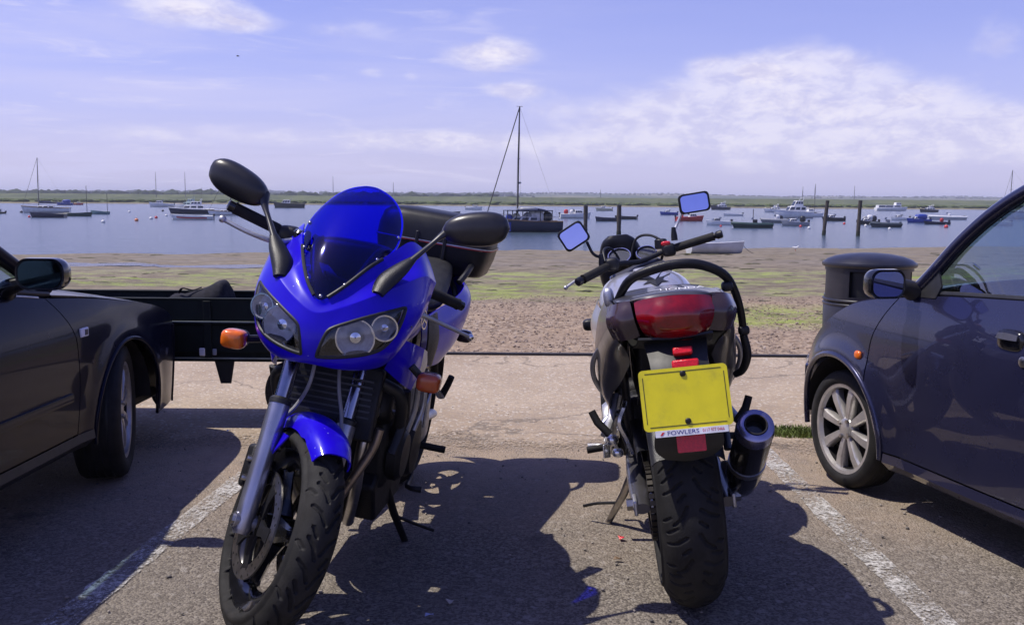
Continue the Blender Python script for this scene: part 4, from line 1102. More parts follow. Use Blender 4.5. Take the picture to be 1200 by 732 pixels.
def hornet():
    root = thing('motorcycle', 'silver and graphite naked motorcycle seen from behind with yellow number plate', 'motorcycle', place(.565, 2.83, 86, 7))
    I = Matrix.Identity(4)
    rk = R(25); WB, RF = 1.43, .30
    axd = (-math.sin(rk), 0, math.cos(rk)); AX = (WB + .098, 0, 0)
    M = rotm(axd, 34, AX); a = A(axd)
    # ---- rear wheel, swingarm, drive
    rw = wheel(root, 'rear_wheel', (0, 0, .318), .318, .177, .225, 5, I, REAR_GROOVES, ENGB, 760, 48)
    disc(rw, (0, 0, .318), -.085, I, .115, .085)
    mk('sprocket', ring([(.105, -.003), (.105, .003), (.070, .003), (.070, -.003)], (0, .098, .318), (0, 1, 0), 44), STEEL, rw, 30)
    for s in (1, -1):
        sw = mk('swingarm', tube([(.52, .105 * s, .40), (.30, .125 * s, .35), (.06, .128 * s, .318), (-.055, .128 * s, .316)], [.034, .032, .030, .026], 14, 4, .60), GRAPH, root, 40)
        mk('axle_block', box((-.015, .146 * s, .318), (.085, .012, .046)), ALU, sw, bevel=.004)
        mk('axle_nut', cyl((-.005, .150 * s, .318), (-.005, .172 * s, .318), .019, seg=6), STEEL, sw)
    # chain as separate rollers along both runs
    links = []
    for i in range(34):
        t = i / 33
        for z0, z1 in ((.318 + .105, .44), (.318 - .103, .355)):
            p = A((.02 + .50 * t, .098, z0 + (z1 - z0) * t))
            links.append(box(p, (.013, .016, .014)))
    for i in range(18):
        b = R(90 + 180 * i / 17); links.append(box((.108 * math.cos(b), .098, .318 + .108 * math.sin(b)), (.014, .016, .014), ry=-(90 + 180 * i / 17) + 90))
    ch = mk('drive_chain', join(*links), pbr('chain_steel', (.045, .040, .036), .45, .7), root, 0)
    ch['kind'] = 'stuff'
    mk('chain_guard', sheet(patch([[(.05, .085, .465), (.25, .085, .475), (.42, .085, .48)], [(.05, .118, .462), (.25, .118, .472), (.42, .118, .478)], [(.05, .122, .430), (.25, .122, .440), (.42, .122, .452)]], 5, 4), .003), BLACK, root, 50)
    # ---- silencer on the right, its open end toward the camera
    p0, p1 = A((-.305, -.190, .604)), A((.02, -.180, .340)); d = (p1 - p0) / np.linalg.norm(p1 - p0)
    sil = mk('silencer', tube([p0 + d * .030, p0 + d * .036, p0 + d * .33, p0 + d * .40, p0 + d * .46], [.049, .0515, .0515, .044, .024], 28), GBLACK, root, 40)
    mk('end_cap', lathe([(.0520, .046), (.0525, .020), (.049, .004), (.040, -.002), (.032, -.002), (.029, .004)], p0, d, 32), pbr('blued_steel', (.24, .24, .38), .26, .9), sil, 40)
    mk('tail_pipe', lathe([(.030, .14), (.030, -.006), (.0275, -.006), (.0275, .14), (.001, .14)], p0, d, 28), pbr('sooty_pipe', (.030, .028, .032), .6, .5), sil, 40)
    mk('silencer_strap', ring([(.0505, .23), (.0540, .23), (.0540, .255), (.0505, .255)], p0, d, 28), STEEL, sil)
    mk('silencer_bracket', tube([p0 + d * .24 + A((0, .05, .04)), (.12, -.155, .56), (.16, -.13, .66)], .012, 8, 4, .4), BLACK, sil)
    mk('link_pipe', tube([p0 + d * .45, (.22, -.17, .34), (.38, -.13, .26), (.60, -.05, .17), (.85, 0, .15)], [.024, .023, .023, .023, .024], 14, 5), STEEL, sil)
    # ---- hugger, undertray, plate
    G = [[(.40 * math.cos(R(t)) * .93 - .02, .098 * math.sin(q * 1.45), .318 + (.385 - .035 * abs(q) ** 2.5) * math.sin(R(t)) * .95) for q in (-1, -.6, 0, .6, 1)] for t in (50, 75, 100, 125, 143)]
    mk('hugger', sheet(patch(G, 4, 5), .004), BLACK, root, 60)
    mk('undertray', sheet(patch([[(.25, -.11, .80), (.25, 0, .795), (.25, .11, .80)], [(.0, -.115, .80), (.0, 0, .79), (.0, .115, .80)], [(-.22, -.105, .835), (-.22, 0, .825), (-.22, .105, .835)], [(-.30, -.10, .865), (-.31, 0, .86), (-.30, .10, .865)]], 5, 5), .006), INKK, root, 60)
    mk('plate_holder', sheet(patch([[(-.255, -.085, .850), (-.275, 0, .850), (-.255, .085, .850)], [(-.335, -.075, .785), (-.350, 0, .785), (-.335, .075, .785)], [(-.385, -.080, .700), (-.395, 0, .700), (-.385, .080, .700)], [(-.405, -.085, .640), (-.412, 0, .640), (-.405, .085, .640)], [(-.392, -.088, .590), (-.400, 0, .585), (-.392, .088, .590)], [(-.365, -.060, .555), (-.37, 0, .548), (-.365, .060, .555)]], 5, 5), .008), INKK, root, 60)
    pu = A((0, -1, 0)); pv = A((.26, 0, 1)); pv /= np.linalg.norm(pv); pn = np.cross(pu, pv)
    if pn[0] > 0: pn = -pn
    po = A((-.418, .000, .722))
    pl = mk('number_plate', prism(rrect(.228, .158, .012), po, pu, pv, pn * .003), YELLOW, root, 30)
    # the thin black border line printed inside the edge
    for (u0, v0, w, h) in ((0, .069, .196, .0016), (0, -.069, .196, .0016), (-.104, 0, .0016, .12), (.104, 0, .0016, .12)):
        mk('border_line', prism(rrect(w, h, .0006, 2), po + pn * .0034 + pu * u0 + pv * v0, pu, pv, pn * .0004), INKK, pl, 0)
    for (u0, v0) in ((0, .062), (.0, -.060)):
        mk('plate_bolt', sball(po + pn * .004 + pu * u0 + pv * v0, (.004, .008, .008), 2.4, 12, 6), INKK, pl, 60)
    strip = mk('plate_strip', prism(rrect(.186, .017, .002), po + pn * .0025 + pu * .006 - pv * .0872, pu, pv, pn * .003), WHITEP, pl, 30)
    so_ = po + pn * .0060 + pu * .006 - pv * .0872
    mk('strip_lettering', textgeo('FOWLERS', .0150, so_ - pu * .022, pu * 1.25, pv), INKB, strip, 0, recalc=False)
    mk('strip_lettering', textgeo('0117 977 0466', .0100, so_ + pu * .055, pu * .92, pv * 1.2), INKR, strip, 0, recalc=False)
    mk('strip_mark', prism([(-.006, -.004), (0, -.004), (.006, .004), (0, .004)], so_ - pu * .075, pu, pv, pn * .0004), INKR, strip, 0)
    mk('reflector', prism(rrect(.074, .044, .004), (-.418, -.004, .601), pu, pv, pn * .006), REDR, root, 30)
    # lamps
    mk('tail_light', sheet(patch([[(-.262, .100, .968), (-.300, .05, .975), (-.312, -.006, .977), (-.300, -.062, .972), (-.262, -.112, .962)],
                                  [(-.290, .098, .925), (-.330, .05, .930), (-.340, -.006, .932), (-.330, -.062, .928), (-.290, -.110, .920)],
                                  [(-.285, .086, .885), (-.318, .05, .880), (-.328, -.006, .878), (-.318, -.060, .878), (-.285, -.096, .880)],
                                  [(-.262, .070, .862), (-.280, .04, .852), (-.288, -.006, .850), (-.280, -.050, .850), (-.262, -.080, .858)]], 6, 6), .02), RED, root, 60)
    mk('plate_light', box((-.330, -.012, .828), (.020, .052, .022), ry=30), REDR, root, bevel=.005)
    mk('lower_red_lens', box((-.375, -.012, .800), (.022, .070, .026), ry=20), REDR, root, bevel=.005)
    for s in (1, -1):
        ind = mk('indicator', sheet(patch([[(-.250, .104 * s, .962), (-.235, .135 * s, .955), (-.195, .155 * s, .945)], [(-.272, .102 * s, .922), (-.262, .142 * s, .915), (-.215, .165 * s, .910)], [(-.262, .090 * s, .875), (-.250, .128 * s, .868), (-.205, .152 * s, .868)]], 6, 6), .016 * s), SMOKE, root, 60)
    # ---- tail cowl and side panels
    mk('tail_top', sheet(patch([[(-.05, .150, .955), (-.05, .08, .972), (-.05, 0, .980), (-.05, -.08, .972), (-.05, -.150, .955)],
                                [(-.17, .150, .960), (-.17, .08, .976), (-.17, 0, .982), (-.17, -.08, .976), (-.17, -.150, .955)],
                                [(-.255, .118, .968), (-.27, .06, .982), (-.28, -.006, .986), (-.27, -.07, .980), (-.255, -.125, .962)],
                                [(-.262, .104, .966), (-.298, .05, .975), (-.31, -.006, .978), (-.298, -.062, .972), (-.262, -.112, .962)]], 6, 6), .006), GRAPH, root, 60)
    mk('lettering', textgeo('HONDA', .024, (-.2250, -.035, .9850), A((0, -1.35, -.04)), A((.92, 0, .16))), INKW, root, 0, recalc=False)
    for s in (1, -1):
        G = [[(-.215, .150, .955), (-.05, .158, .950), (.15, .165, .935), (.34, .150, .900), (.46, .12, .875)],
             [(-.235, .160, .905), (-.06, .182, .890), (.15, .195, .870), (.34, .185, .835), (.48, .15, .80)],
             [(-.215, .150, .862), (-.04, .188, .810), (.14, .212, .770), (.32, .210, .720), (.49, .17, .68)],
             [(-.120, .130, .815), (.00, .170, .740), (.12, .205, .690), (.28, .205, .620), (.47, .17, .58)],
             [(-.060, .118, .770), (.04, .150, .690), (.14, .180, .630), (.27, .185, .560), (.44, .16, .52)]]
        mk('tail_panel', sheet(patch([[(x, y * s, z) for x, y, z in r] for r in G], 7, 7), .006 * s), GRAPH, root, 60)
        mk('silver_panel', sheet(patch([[(.92, .185 * s, .86), (.80, .195 * s, .85), (.66, .170 * s, .83)], [(.96, .215 * s, .79), (.84, .225 * s, .77), (.68, .195 * s, .76)], [(.97, .205 * s, .71), (.88, .215 * s, .68), (.76, .195 * s, .69)]], 7, 7), .005 * s), SILVER, root, 60)
        mk('side_strap', tube([(.02, .170 * s, .840), (.10, .222 * s, .765), (.16, .232 * s, .700), (.22, .215 * s, .640), (.26, .19 * s, .60)], .0085, 10, 5), ALU, root)
    # ---- seat and tank
    S = A([[(x, w * math.copysign(abs(math.cos(q)) ** .7, math.cos(q)), cz + h * math.copysign(abs(math.sin(q)) ** .7, math.sin(q))) for q in np.arange(20) * 2 * math.pi / 20]
           for x, w, cz, h in ((-.16, .085, .965, .012), (-.08, .115, .955, .020), (.10, .135, .935, .030), (.26, .150, .890, .035), (.40, .145, .835, .040), (.54, .105, .800, .05), (.60, .07, .81, .05))])
    mk('seat', loft([list(r) for r in np.stack([cr(S[:, j], 4) for j in range(20)], 1)]), SEATM, root, 60)
    def tank_sec(x, zt, zb, w):
        cz, h = (zt + zb) / 2, (zt - zb) / 2
        return [(x, w * math.copysign(abs(math.cos(q)) ** .70, math.cos(q)), cz + h * math.copysign(abs(math.sin(q)) ** .85, math.sin(q))) for q in np.arange(28) * 2 * math.pi / 28]
    S = A([tank_sec(*q) for q in ((.54, .85, .74, .07), (.60, .890, .72, .125), (.70, .925, .70, .165), (.82, .950, .69, .185), (.93, .955, .70, .180), (1.02, .935, .74, .145), (1.08, .90, .79, .08))])
    Sd = np.stack([cr(S[:, j], 6) for j in range(28)], 1)
    tk = mk('tank', loft([list(r) for r in Sd]), SILVER, root, 60)
    mk('filler_cap', lathe([(.040, -.004), (.040, .006), (.034, .010), (.001, .010)], (.89, 0, .954), (-.05, 0, 1), 24), ALU, tk)
    # black winged star on the back of the tank: outline points (y, z) pushed onto the tank skin
    top = Sd.reshape(-1, 3)
    def on_tank(y, z):
        c_ = top[(np.abs(top[:, 1] - y) < .03) & (top[:, 0] < .86)]
        q = c_[np.argmin((c_[:, 1] - y) ** 2 + (c_[:, 2] - z) ** 2)]
        near = top[np.argsort(((top - q) ** 2).sum(1))[:9]]
        cc = near.mean(0); n = np.linalg.svd(near - cc)[2][2]
        if n[0] > 0: n = -n
        x = cc[0] - (n[1] * (y - cc[1]) + n[2] * (z - cc[2])) / (n[0] - 1e-9)
        return A((x, y, z)) + n * .003
    wing = [(.000, .930), (.014, .955), (.020, .966), (.052, .972), (.070, .980), (.060, .964), (.072, .962), (.050, .952), (.030, .945), (.022, .930), (.040, .912), (.016, .918), (.000, .900)]
    full = wing + [(-y, z) for y, z in reversed(wing[1:-1])]
    full = [(y * 1.25 - .030, .930 + (z - .938) * .50) for y, z in full]
    cpt = on_tank(-.030, .930)
    V = [on_tank(y, z) for y, z in full] + [cpt]; n = len(full)
    mk('tank_emblem', (A(V), [(i, (i + 1) % n, n) for i in range(n)]), INKK, tk, 0, recalc=False)
    # ---- grab rail and rack tube over the tail
    rail = [(.12, .205, .700), (.05, .192, .800), (-.01, .172, .880), (-.06, .135, .955), (-.10, .098, 1.010), (-.125, .040, 1.034), (-.13, -.030, 1.044), (-.125, -.100, 1.036), (-.10, -.165, 1.002), (-.06, -.200, .950), (-.01, -.222, .870), (.02, -.228, .800)]
    gr = mk('grab_rail', tube(rail, [.009, .010, .011, .012, .0145, .0155, .0155, .0155, .0145, .012, .0115, .011], 14, 5, .85), BLACK, root, 60)
    mk('rail_stay', tube([(.02, -.228, .800), (.03, -.236, .74), (.05, -.222, .690), (.07, -.200, .672)], [.012, .013, .012, .010], 12, 5), BLACK, gr)
    for p in ((-.085, -.178, .962), (.012, -.229, .815), (-.03, .166, .905)):
        mk('rail_clamp', sball(p, (.015, .017, .015), 3), BLACK, gr, 60)
    mk('rail_end_cap', sball((-.05, .162, .962), (.020, .016, .030), 2.6), ALU, gr, 60)
    # ---- front end: fork, wheel, bars on left lock
    c = (WB, 0, RF)
    fwheel = wheel(root, 'front_wheel', c, RF, .122, .222, 5, M, FRONT_GROOVES, ENGB, 300, 24)
    for y in (-.068, .068): disc(fwheel, c, y, M)
    for s in (1, -1):
        b0 = A((WB, .103 * s, RF)); up_ = lambda t: b0 + a * t
        lg = mk('fork_leg', xf(tube([up_(-.03), up_(.02), up_(.33)], [.028, .031, .033], 16), M), FORK, root)
        mk('stanchion', xf(cyl(up_(.33), up_(.72), .0215, seg=16), M), CHROME, lg)
    mk('mudguard', xf(sheet(patch([[(WB + (RF + .03) * math.cos(R(t)), .066 * math.sin(q * 1.5), RF + (RF + .03 - .05 * abs(q) ** 2.4) * math.sin(R(t))) for q in (-1, -.6, 0, .6, 1)] for t in (60, 80, 100, 125, 150)], 4, 4), .004), M), SILVER, root, 60)
    yk = mk('yoke', xf(box(A((WB, 0, RF)) + a * .70 + A((-.03, 0, 0)), (.085, .24, .035), ry=-25), M), GRAPH, root, bevel=.01)
    gL = A([(.905, .243, .942), (1.010, .130, .978)]); gR = A([(1.105, -.322, 1.048), (1.150, -.150, 1.012)])
    hb = mk('handlebar', tube([gR[0], gR[1], (1.145, -.08, .995), (1.110, .0, .975), (1.06, .07, .980), gL[1], gL[0]], .011, 12, 6), BLACK, root)
    for g in (gL, gR):
        dd = (g[0] - g[1]) / np.linalg.norm(g[0] - g[1])
        mk('grip', tube([g[1], g[1] + dd * .01, g[0] - dd * .016, g[0] - dd * .010], [.015, .0175, .0175, .019], 14), RUBBER, hb)
        mk('bar_end', tube([g[0] - dd * .004, g[0] + dd * .004, g[0] + dd * .022, g[0] + dd * .026], [.012, .017, .017, .012], 14), BLACK, hb)
        mk('switch_housing', sball(g[1] - dd * .022, (.030, .030, .028), 3.2), BLACK, hb, 60)
    mk('kill_switch', sball((1.142, -.118, 1.036), (.012, .020, .010), 3), REDR, hb, 60)
    mk('clutch_lever', tube([(1.05, .150, .970), (1.03, .20, .955), (1.00, .26, .938), (.965, .305, .916)], [.009, .008, .0065, .006], 10, 4), ALU, hb)
    mk('lever_ball', sball((.962, .309, .914), (.009, .009, .009), 2), ALU, hb)
    mk('brake_lever', tube([(1.19, -.13, 1.006), (1.22, -.18, 1.008), (1.205, -.26, 1.024), (1.17, -.34, 1.040)], [.009, .008, .0065, .006], 10, 4), BLACK, hb)
    mk('brake_reservoir', lathe([(.020, 0), (.026, .003), (.026, .038), (.020, .044), (.001, .044)], (1.190, -.100, 1.012), (.05, -.05, 1), 20), BLACK, hb)
    mk('front_brake_hose', tube([(1.20, -.11, 1.0), (1.215, -.09, .94), (1.225, -.06, .86), (1.25, -.03, .76)], .006, 8, 5), HOSE, root)
    mk('throttle_cable', tube([(1.15, -.13, 1.03), (1.20, -.06, 1.075), (1.235, .0, 1.06), (1.22, .03, .96), (1.16, .02, .88)], .0055, 8, 6), HOSE, root)
    mk('clutch_cable', tube([(1.02, .14, .985), (1.09, .14, 1.04), (1.17, .10, 1.03), (1.19, .05, .92)], .0055, 8, 6), HOSE, root)
    # mirrors show their glass to the camera
    for s, cc, base, roll in ((-1, A((1.150, -.250, 1.190)), A((1.140, -.155, 1.055)), 3), (1, A((1.000, .256, 1.114)), A((1.01, .155, .985)), 27)):
        rm = rotm((1, 0, 0), roll)
        w, h = (.128, .082) if s < 0 else (.112, .092)
        P = rrect(w, h, .018, 5)
        loops = [[cc + A((dx, y * f, z * f)) for y, z in P] for dx, f in ((.034, .55), (.024, .86), (.008, .99), (-.004, 1.0), (-.006, .97))]
        g = xf(loft(loops), rotm((1, 0, 0), -roll, cc))
        mr = mk('mirror', g, BLACK, root, 50)
        mk('mirror_glass', xf(prism([(y * .86, z * .82) for y, z in P], cc + A((-.0095, 0, 0)), (0, 1, 0), (.10, 0, 1), (-.0015, 0, 0)), rotm((1, 0, 0), -roll, cc)), MIRR, mr, 30)
        end = cc + A((.012, .050 * (1 if s < 0 else -1), -.028))
        mk('mirror_stem', tube([base + A((0, 0, .03)), base + (end - base) * .5 + A((0, .006, 0)), end], .0062, 10, 4), ALU if s < 0 else BLACK, mr)
        mk('mirror_boot', tube([base - A((0, 0, .01)), base + A((0, 0, .012)), base + A((0, 0, .045))], [.014, .013, .008], 12), BLACK, mr)
    # clocks and fly screen
    S = []
    for z, w, x, dp, yc in ((.84, .085, 1.30, .05, .062), (.90, .100, 1.305, .06, .062), (.96, .102, 1.30, .06, .063), (1.02, .090, 1.285, .05, .066), (1.065, .070, 1.27, .04, .070), (1.088, .040, 1.26, .025, .072)):
        S.append([(x + dp * math.cos(q), yc + w * math.copysign(abs(math.sin(q)) ** .8, math.sin(q)) , z) for q in np.arange(24) * 2 * math.pi / 24])
    mk('fly_screen', loft([list(r) for r in np.stack([cr(A(S)[:, j], 4) for j in range(24)], 1)]), BLACK, root, 60)
    mk('headlight', sball((1.315, .060, .84), (.075, .095, .095), 2.4), GBLACK, root, 60)
    for (cx, cy, cz, rr) in ((1.205, .075, .985, .050), (1.225, -.040, .985, .045)):
        ck = mk('clock', lathe([(.001, -.03), (rr * .8, -.028), (rr, -.005), (rr, .022), (rr * .9, .024), (rr * .88, .018), (.001, .018)], (cx, cy, cz), (-.62, .05, .78), 28), BLACK, root, 40)
        mk('clock_glass', lathe([(rr * .88, .020), (.001, .021)], (cx, cy, cz), (-.62, .05, .78), 28), LENS, ck)
        mk('clock_bezel', ring([(rr * .9, .022), (rr * .98, .022), (rr * .98, .026), (rr * .9, .026)], (cx, cy, cz), (-.62, .05, .78), 28), CHROME, ck)
    for s in (1, -1):
        p = A((1.16, .228 * s, .730))
        ind = mk('indicator', sball(p, (.028, .032, .025), 3.2, 18, 10), BLACK if s > 0 else ORANGE_SHADED, root, 60)
        mk('indicator_stalk', tube([p, (1.20, .13 * s, .76)], .010, 8), BLACK, ind)
        mk('radiator_shroud', sheet(patch([[(1.16, .135 * s, .82), (1.06, .165 * s, .82), (.98, .175 * s, .80)], [(1.17, .160 * s, .70), (1.08, .190 * s, .70), (1.0, .195 * s, .70)], [(1.15, .145 * s, .55), (1.10, .165 * s, .54), (1.05, .17 * s, .55)]], 6, 6), .004 * s), GRAPH, root, 60)
    # ---- engine, frame, controls
    mk('engine_block', join(box((.80, 0, .44), (.42, .36, .28)), box((.94, 0, .62), (.22, .36, .20), ry=-25)), ENGB, root, bevel=.03)
    mk('radiator', box((1.16, 0, .62), (.04, .30, .30), ry=-14), ENGB, root, bevel=.008)
    for s in (1, -1):
        mk('engine_cover', lathe([(.100, 0), (.100, .022), (.088, .040), (.03, .048), (.001, .048)], (.66, .175 * s, .40), (0, s, 0), 30), ALU, root, 40)
        mk('generator_cover', lathe([(.082, 0), (.082, .028), (.066, .042), (.001, .045)], (.90, .175 * s, .42), (0, s, 0), 28), ENGB, root, 40)
        hg = mk('footrest_hanger', sheet(patch([[(.48, .150 * s, .60), (.36, .155 * s, .585)], [(.50, .178 * s, .50), (.38, .180 * s, .50)], [(.49, .190 * s, .42), (.42, .190 * s, .41)], [(.47, .180 * s, .345), (.43, .180 * s, .345)]], 6, 6), .012 * s), ALU, root, 50)
        mk('footpeg', tube([(.50, .185 * s, .375), (.495, .215 * s, .372), (.49, .285 * s, .368)], [.010, .013, .013], 12), RUBBER, root)
        ph = mk('passenger_hanger', tube([(.30, .165 * s, .60), (.22, .190 * s, .54), (.14, .215 * s, .505)], [.012, .014, .016], 10, 5, .6), ALU, root)
        mk('passenger_peg', tube([(.14, .200 * s, .505), (.155, .235 * s, .545), (.165, .250 * s, .58)], [.013, .013, .012], 12), RUBBER, ph)
        mk('frame_tube', tube([(.42, .12 * s, .80), (.46, .14 * s, .62), (.50, .135 * s, .45), (.52, .12 * s, .36)], [.022, .028, .030, .028], 12, 5), GRAPH, root)
    mk('shift_linkage', tube([(.50, .205, .41), (.60, .215, .37), (.68, .215, .345)], .007, 8, 4), CHROME, root)
    mk('gear_lever', tube([(.50, .200, .40), (.62, .225, .335), (.70, .235, .325), (.705, .285, .325)], [.008, .008, .008, .012], 10, 4), ALU, root)
    mk('footrest_plate', sheet(patch([[(.34, .140, .572), (.28, .150, .560)], [(.33, .165, .520), (.27, .172, .505)], [(.34, .150, .455), (.28, .150, .440)], [(.35, .135, .395), (.30, .135, .385)]], 6, 6), .014), BALU, root, 50, bevel=.002)
    mk('footrest_arm', tube([(.30, .150, .535), (.27, .195, .530), (.25, .228, .500)], [.014, .012, .011], 12, 4), BALU, root)
    mk('linkage_rod', tube([(.32, .185, .520), (.36, .192, .450), (.42, .200, .380)], .006, 8, 3), BALU, root)
    mk('pivot_cap', sball((.27, .192, .452), (.020, .020, .020), 2.3), BALU, root, 60)
    mk('pivot_cap', sball((.29, .178, .402), (.016, .020, .016), 2.3), BALU, root, 60)
    mk('heel_plate', prism([(-.02, -.02), (.03, -.03), (.035, .02), (-.015, .025)], (.28, .215, .415), (.8, -.4, 0), (0, 0, 1), (0, .006, 0)), BALU, root, 20, bevel=.002)
    mk('oil_cover', lathe([(.042, 0), (.042, .022), (.034, .032), (.001, .034)], (.45, .165, .455), (0, 1, 0), 24), CHROME, root, 40)
    mk('heel_guard', sheet(patch([[(.40, .192, .56), (.34, .192, .53)], [(.41, .200, .50), (.35, .200, .48)], [(.42, .194, .44), (.37, .194, .43)]], 5, 5), .004), CHROME, root, 50)
    mk('rear_brake_fluid', sball((.36, -.19, .60), (.025, .02, .03), 3), BLACK, root, 60)
    st = mk('side_stand', tube([(.54, .125, .27), (.60, .170, .16), (.700, .246, .012)], [.016, .015, .012], 12), STEEL, root)
    mk('stand_foot', box((.705, .252, .010), (.07, .050, .012), rx=7), ENGB, st, bevel=.004)
    mk('stand_tang', tube([(.63, .195, .12), (.66, .27, .115), (.69, .325, .10)], .006, 8, 4), ENGB, st)
    mk('battery_box_shadow_fill', box((.32, 0, .70), (.36, .20, .20)), BLACK, root, bevel=.02)  # this and the next two boxes are added to close holes in the bike's shadow
    mk('airbox_shadow_fill', box((.80, 0, .74), (.30, .22, .12)), BLACK, root, bevel=.02)
    mk('gearbox_shadow_fill', box((.58, 0, .42), (.20, .26, .26)), ENGB, root, bevel=.03)
    mk('shock_spring', tube([(.42 + .035 * math.cos(t), .035 * math.sin(t), .40 + .018 * t / 3.14) for t in np.linspace(0, 12 * math.pi, 120)], .006, 6), ALU, root)
    for i, y in enumerate((-.12, -.04, .04, .12)):
        mk('header_pipe', tube([(1.02, y, .60), (1.10, y, .58), (1.14, y, .48), (1.10, y * .9, .32), (.98, y * .6, .19), (.85, 0, .15)], .018, 12, 5), STEEL, root)
    return root

HN = hornet()

# ================================================================ cars
def lerp(a, b, t): return a + (b - a) * t
def curve(pts):
    """piecewise smooth height curve through (x, z) points"""
    P = A(sorted(pts)); d = cr(np.c_[P, np.zeros(len(P))], 8)
    return lambda x: np.interp(x, d[:, 0], d[:, 1])

def side_panel(x0, x1, zlo, zhi, Wf, s, nu=28, nv=16, shL=None, shR=None):
    """body side between two heights; shL / shR bend the panel's ends as x offset by z"""
    G = []
    for v in np.linspace(0, 1, nv):
        row = []
        for u in np.linspace(0, 1, nu):
            x = lerp(x0, x1, u); z = lerp(float(zlo(x)), float(zhi(x)), v)
            if shL is not None: x += float(shL(z)) * (1 - u) ** 2
            if shR is not None: x += float(shR(z)) * u ** 2
            row.append((x, s * float(Wf(x, z)), z))
        G.append(row)
    return A(G)

def car_wheel(root, name, c, Rt, w, rim, s, steer=0, nsp=8, mat=None):
    """road wheel; s = +1 when its outer face looks to +y"""
    M = Matrix.Translation(c) @ Matrix.Rotation(R(steer), 4, 'Z')
    pr = [(rim, -.42), (rim + .25 * (Rt - rim), -.49), (Rt - .035, -.50), (Rt - .010, -.45), (Rt, -.36), (Rt, .36), (Rt - .010, .45), (Rt - .035, .50), (rim + .25 * (Rt - rim), .49), (rim, .42), (rim - .01, 0)]
    o = mk(name, xf(ring([(r, h * w) for r, h in pr], (0, 0, 0), (0, 1, 0), 72), M), RUBBER, root, 40)
    for h in (-.24, -.08, .08, .24):
        mk('tread_groove', xf(ring([(Rt + .0006, h * w - .004), (Rt + .0006, h * w + .004), (Rt - .004, h * w + .004), (Rt - .004, h * w - .004)], (0, 0, 0), (0, 1, 0), 72), M), INKK, o, 30)
    yo = s * w * .44
    rimg = ring([(rim + .006, yo), (rim + .006, yo - s * .012), (rim - .008, yo - s * .022), (rim - .016, yo - s * .020), (rim - .010, yo - s * .002)], (0, 0, 0), (0, 1, 0), 64)
    rm = mk('rim', xf(rimg, M), mat or ALLOY, o, 40)
    mk('rim_barrel', xf(ring([(rim - .010, yo - s * .022), (rim - .014, yo - s * w * .75), (rim - .020, yo - s * w * .75), (rim - .018, yo - s * .022)], (0, 0, 0), (0, 1, 0), 64), M), ENGB, rm, 40)
    for i in range(nsp):
        a = 2 * math.pi * i / nsp + .2
        u, v = A((math.cos(a), 0, math.sin(a))), A((-math.sin(a), 0, math.cos(a)))
        S = []
        for rr, hw, dy in ((.03, .012, -.022), (.07, .017, -.016), (rim * .7, .021, -.012), (rim - .006, .027, -.018)):
            cc = u * rr + A((0, yo + s * dy, 0))
            S.append([cc + v * hw * q + A((0, s * e, 0)) for q, e in ((1, -.006), (.7, .003), (-.7, .003), (-1, -.006), (-1, -.03), (1, -.03))])
        mk('spoke', xf(loft(S), M), mat or ALLOY, rm, 35)
    mk('hub', xf(lathe([(.050, -.03), (.050, -.004), (.044, .004), (.028, .008), (.001, .009)], (0, yo - s * .020, 0), (0, s, 0), 28), M), mat or ALLOY, rm, 40)
    for i in range(4):
        a = 2 * math.pi * i / 4 + .5
        p = A((.040 * math.cos(a), yo - s * .016, .040 * math.sin(a)))
        mk('wheel_nut', xf(cyl(p, p + A((0, s * .012, 0)), .0085, seg=6), M), STEEL, rm)
    mk('brake_drum', xf(lathe([(rim - .03, 0), (rim - .03, .03), (.001, .03)], (0, yo - s * .10, 0), (0, s, 0), 32), M), ENGB, rm, 40)
    return o

def arch_liner(root, c, Ra, w, s):
    a = np.linspace(2, 178, 26)
    G = [[(c[0] + Ra * math.cos(R(t)), c[1] + s * d, c[2] + Ra * math.sin(R(t))) for d in (0, -w)] for t in a]
    o = mk('arch_liner', sheet(A(G), .004), TRIM, root, 60)
    mk('arch_back', prism([((Ra + .002) * math.cos(R(t)), (Ra + .002) * math.sin(R(t))) for t in a], (c[0], c[1] - s * w, c[2]), (1, 0, 0), (0, 0, 1), (0, -s * .004, 0)), TRIM, root, 60)

def strip(y_edge, z_edge, xs, crown, ny=15, flat=2.4):
    """top surface (bonnet, roof) spanning both sides over stations xs"""
    G = []
    for x in xs:
        w, z, c = float(y_edge(x)), float(z_edge(x)), float(crown(x))
        G.append([(x, w * q, z + c * (1 - abs(q) ** flat)) for q in np.linspace(-1, 1, ny)])
    return A(G)

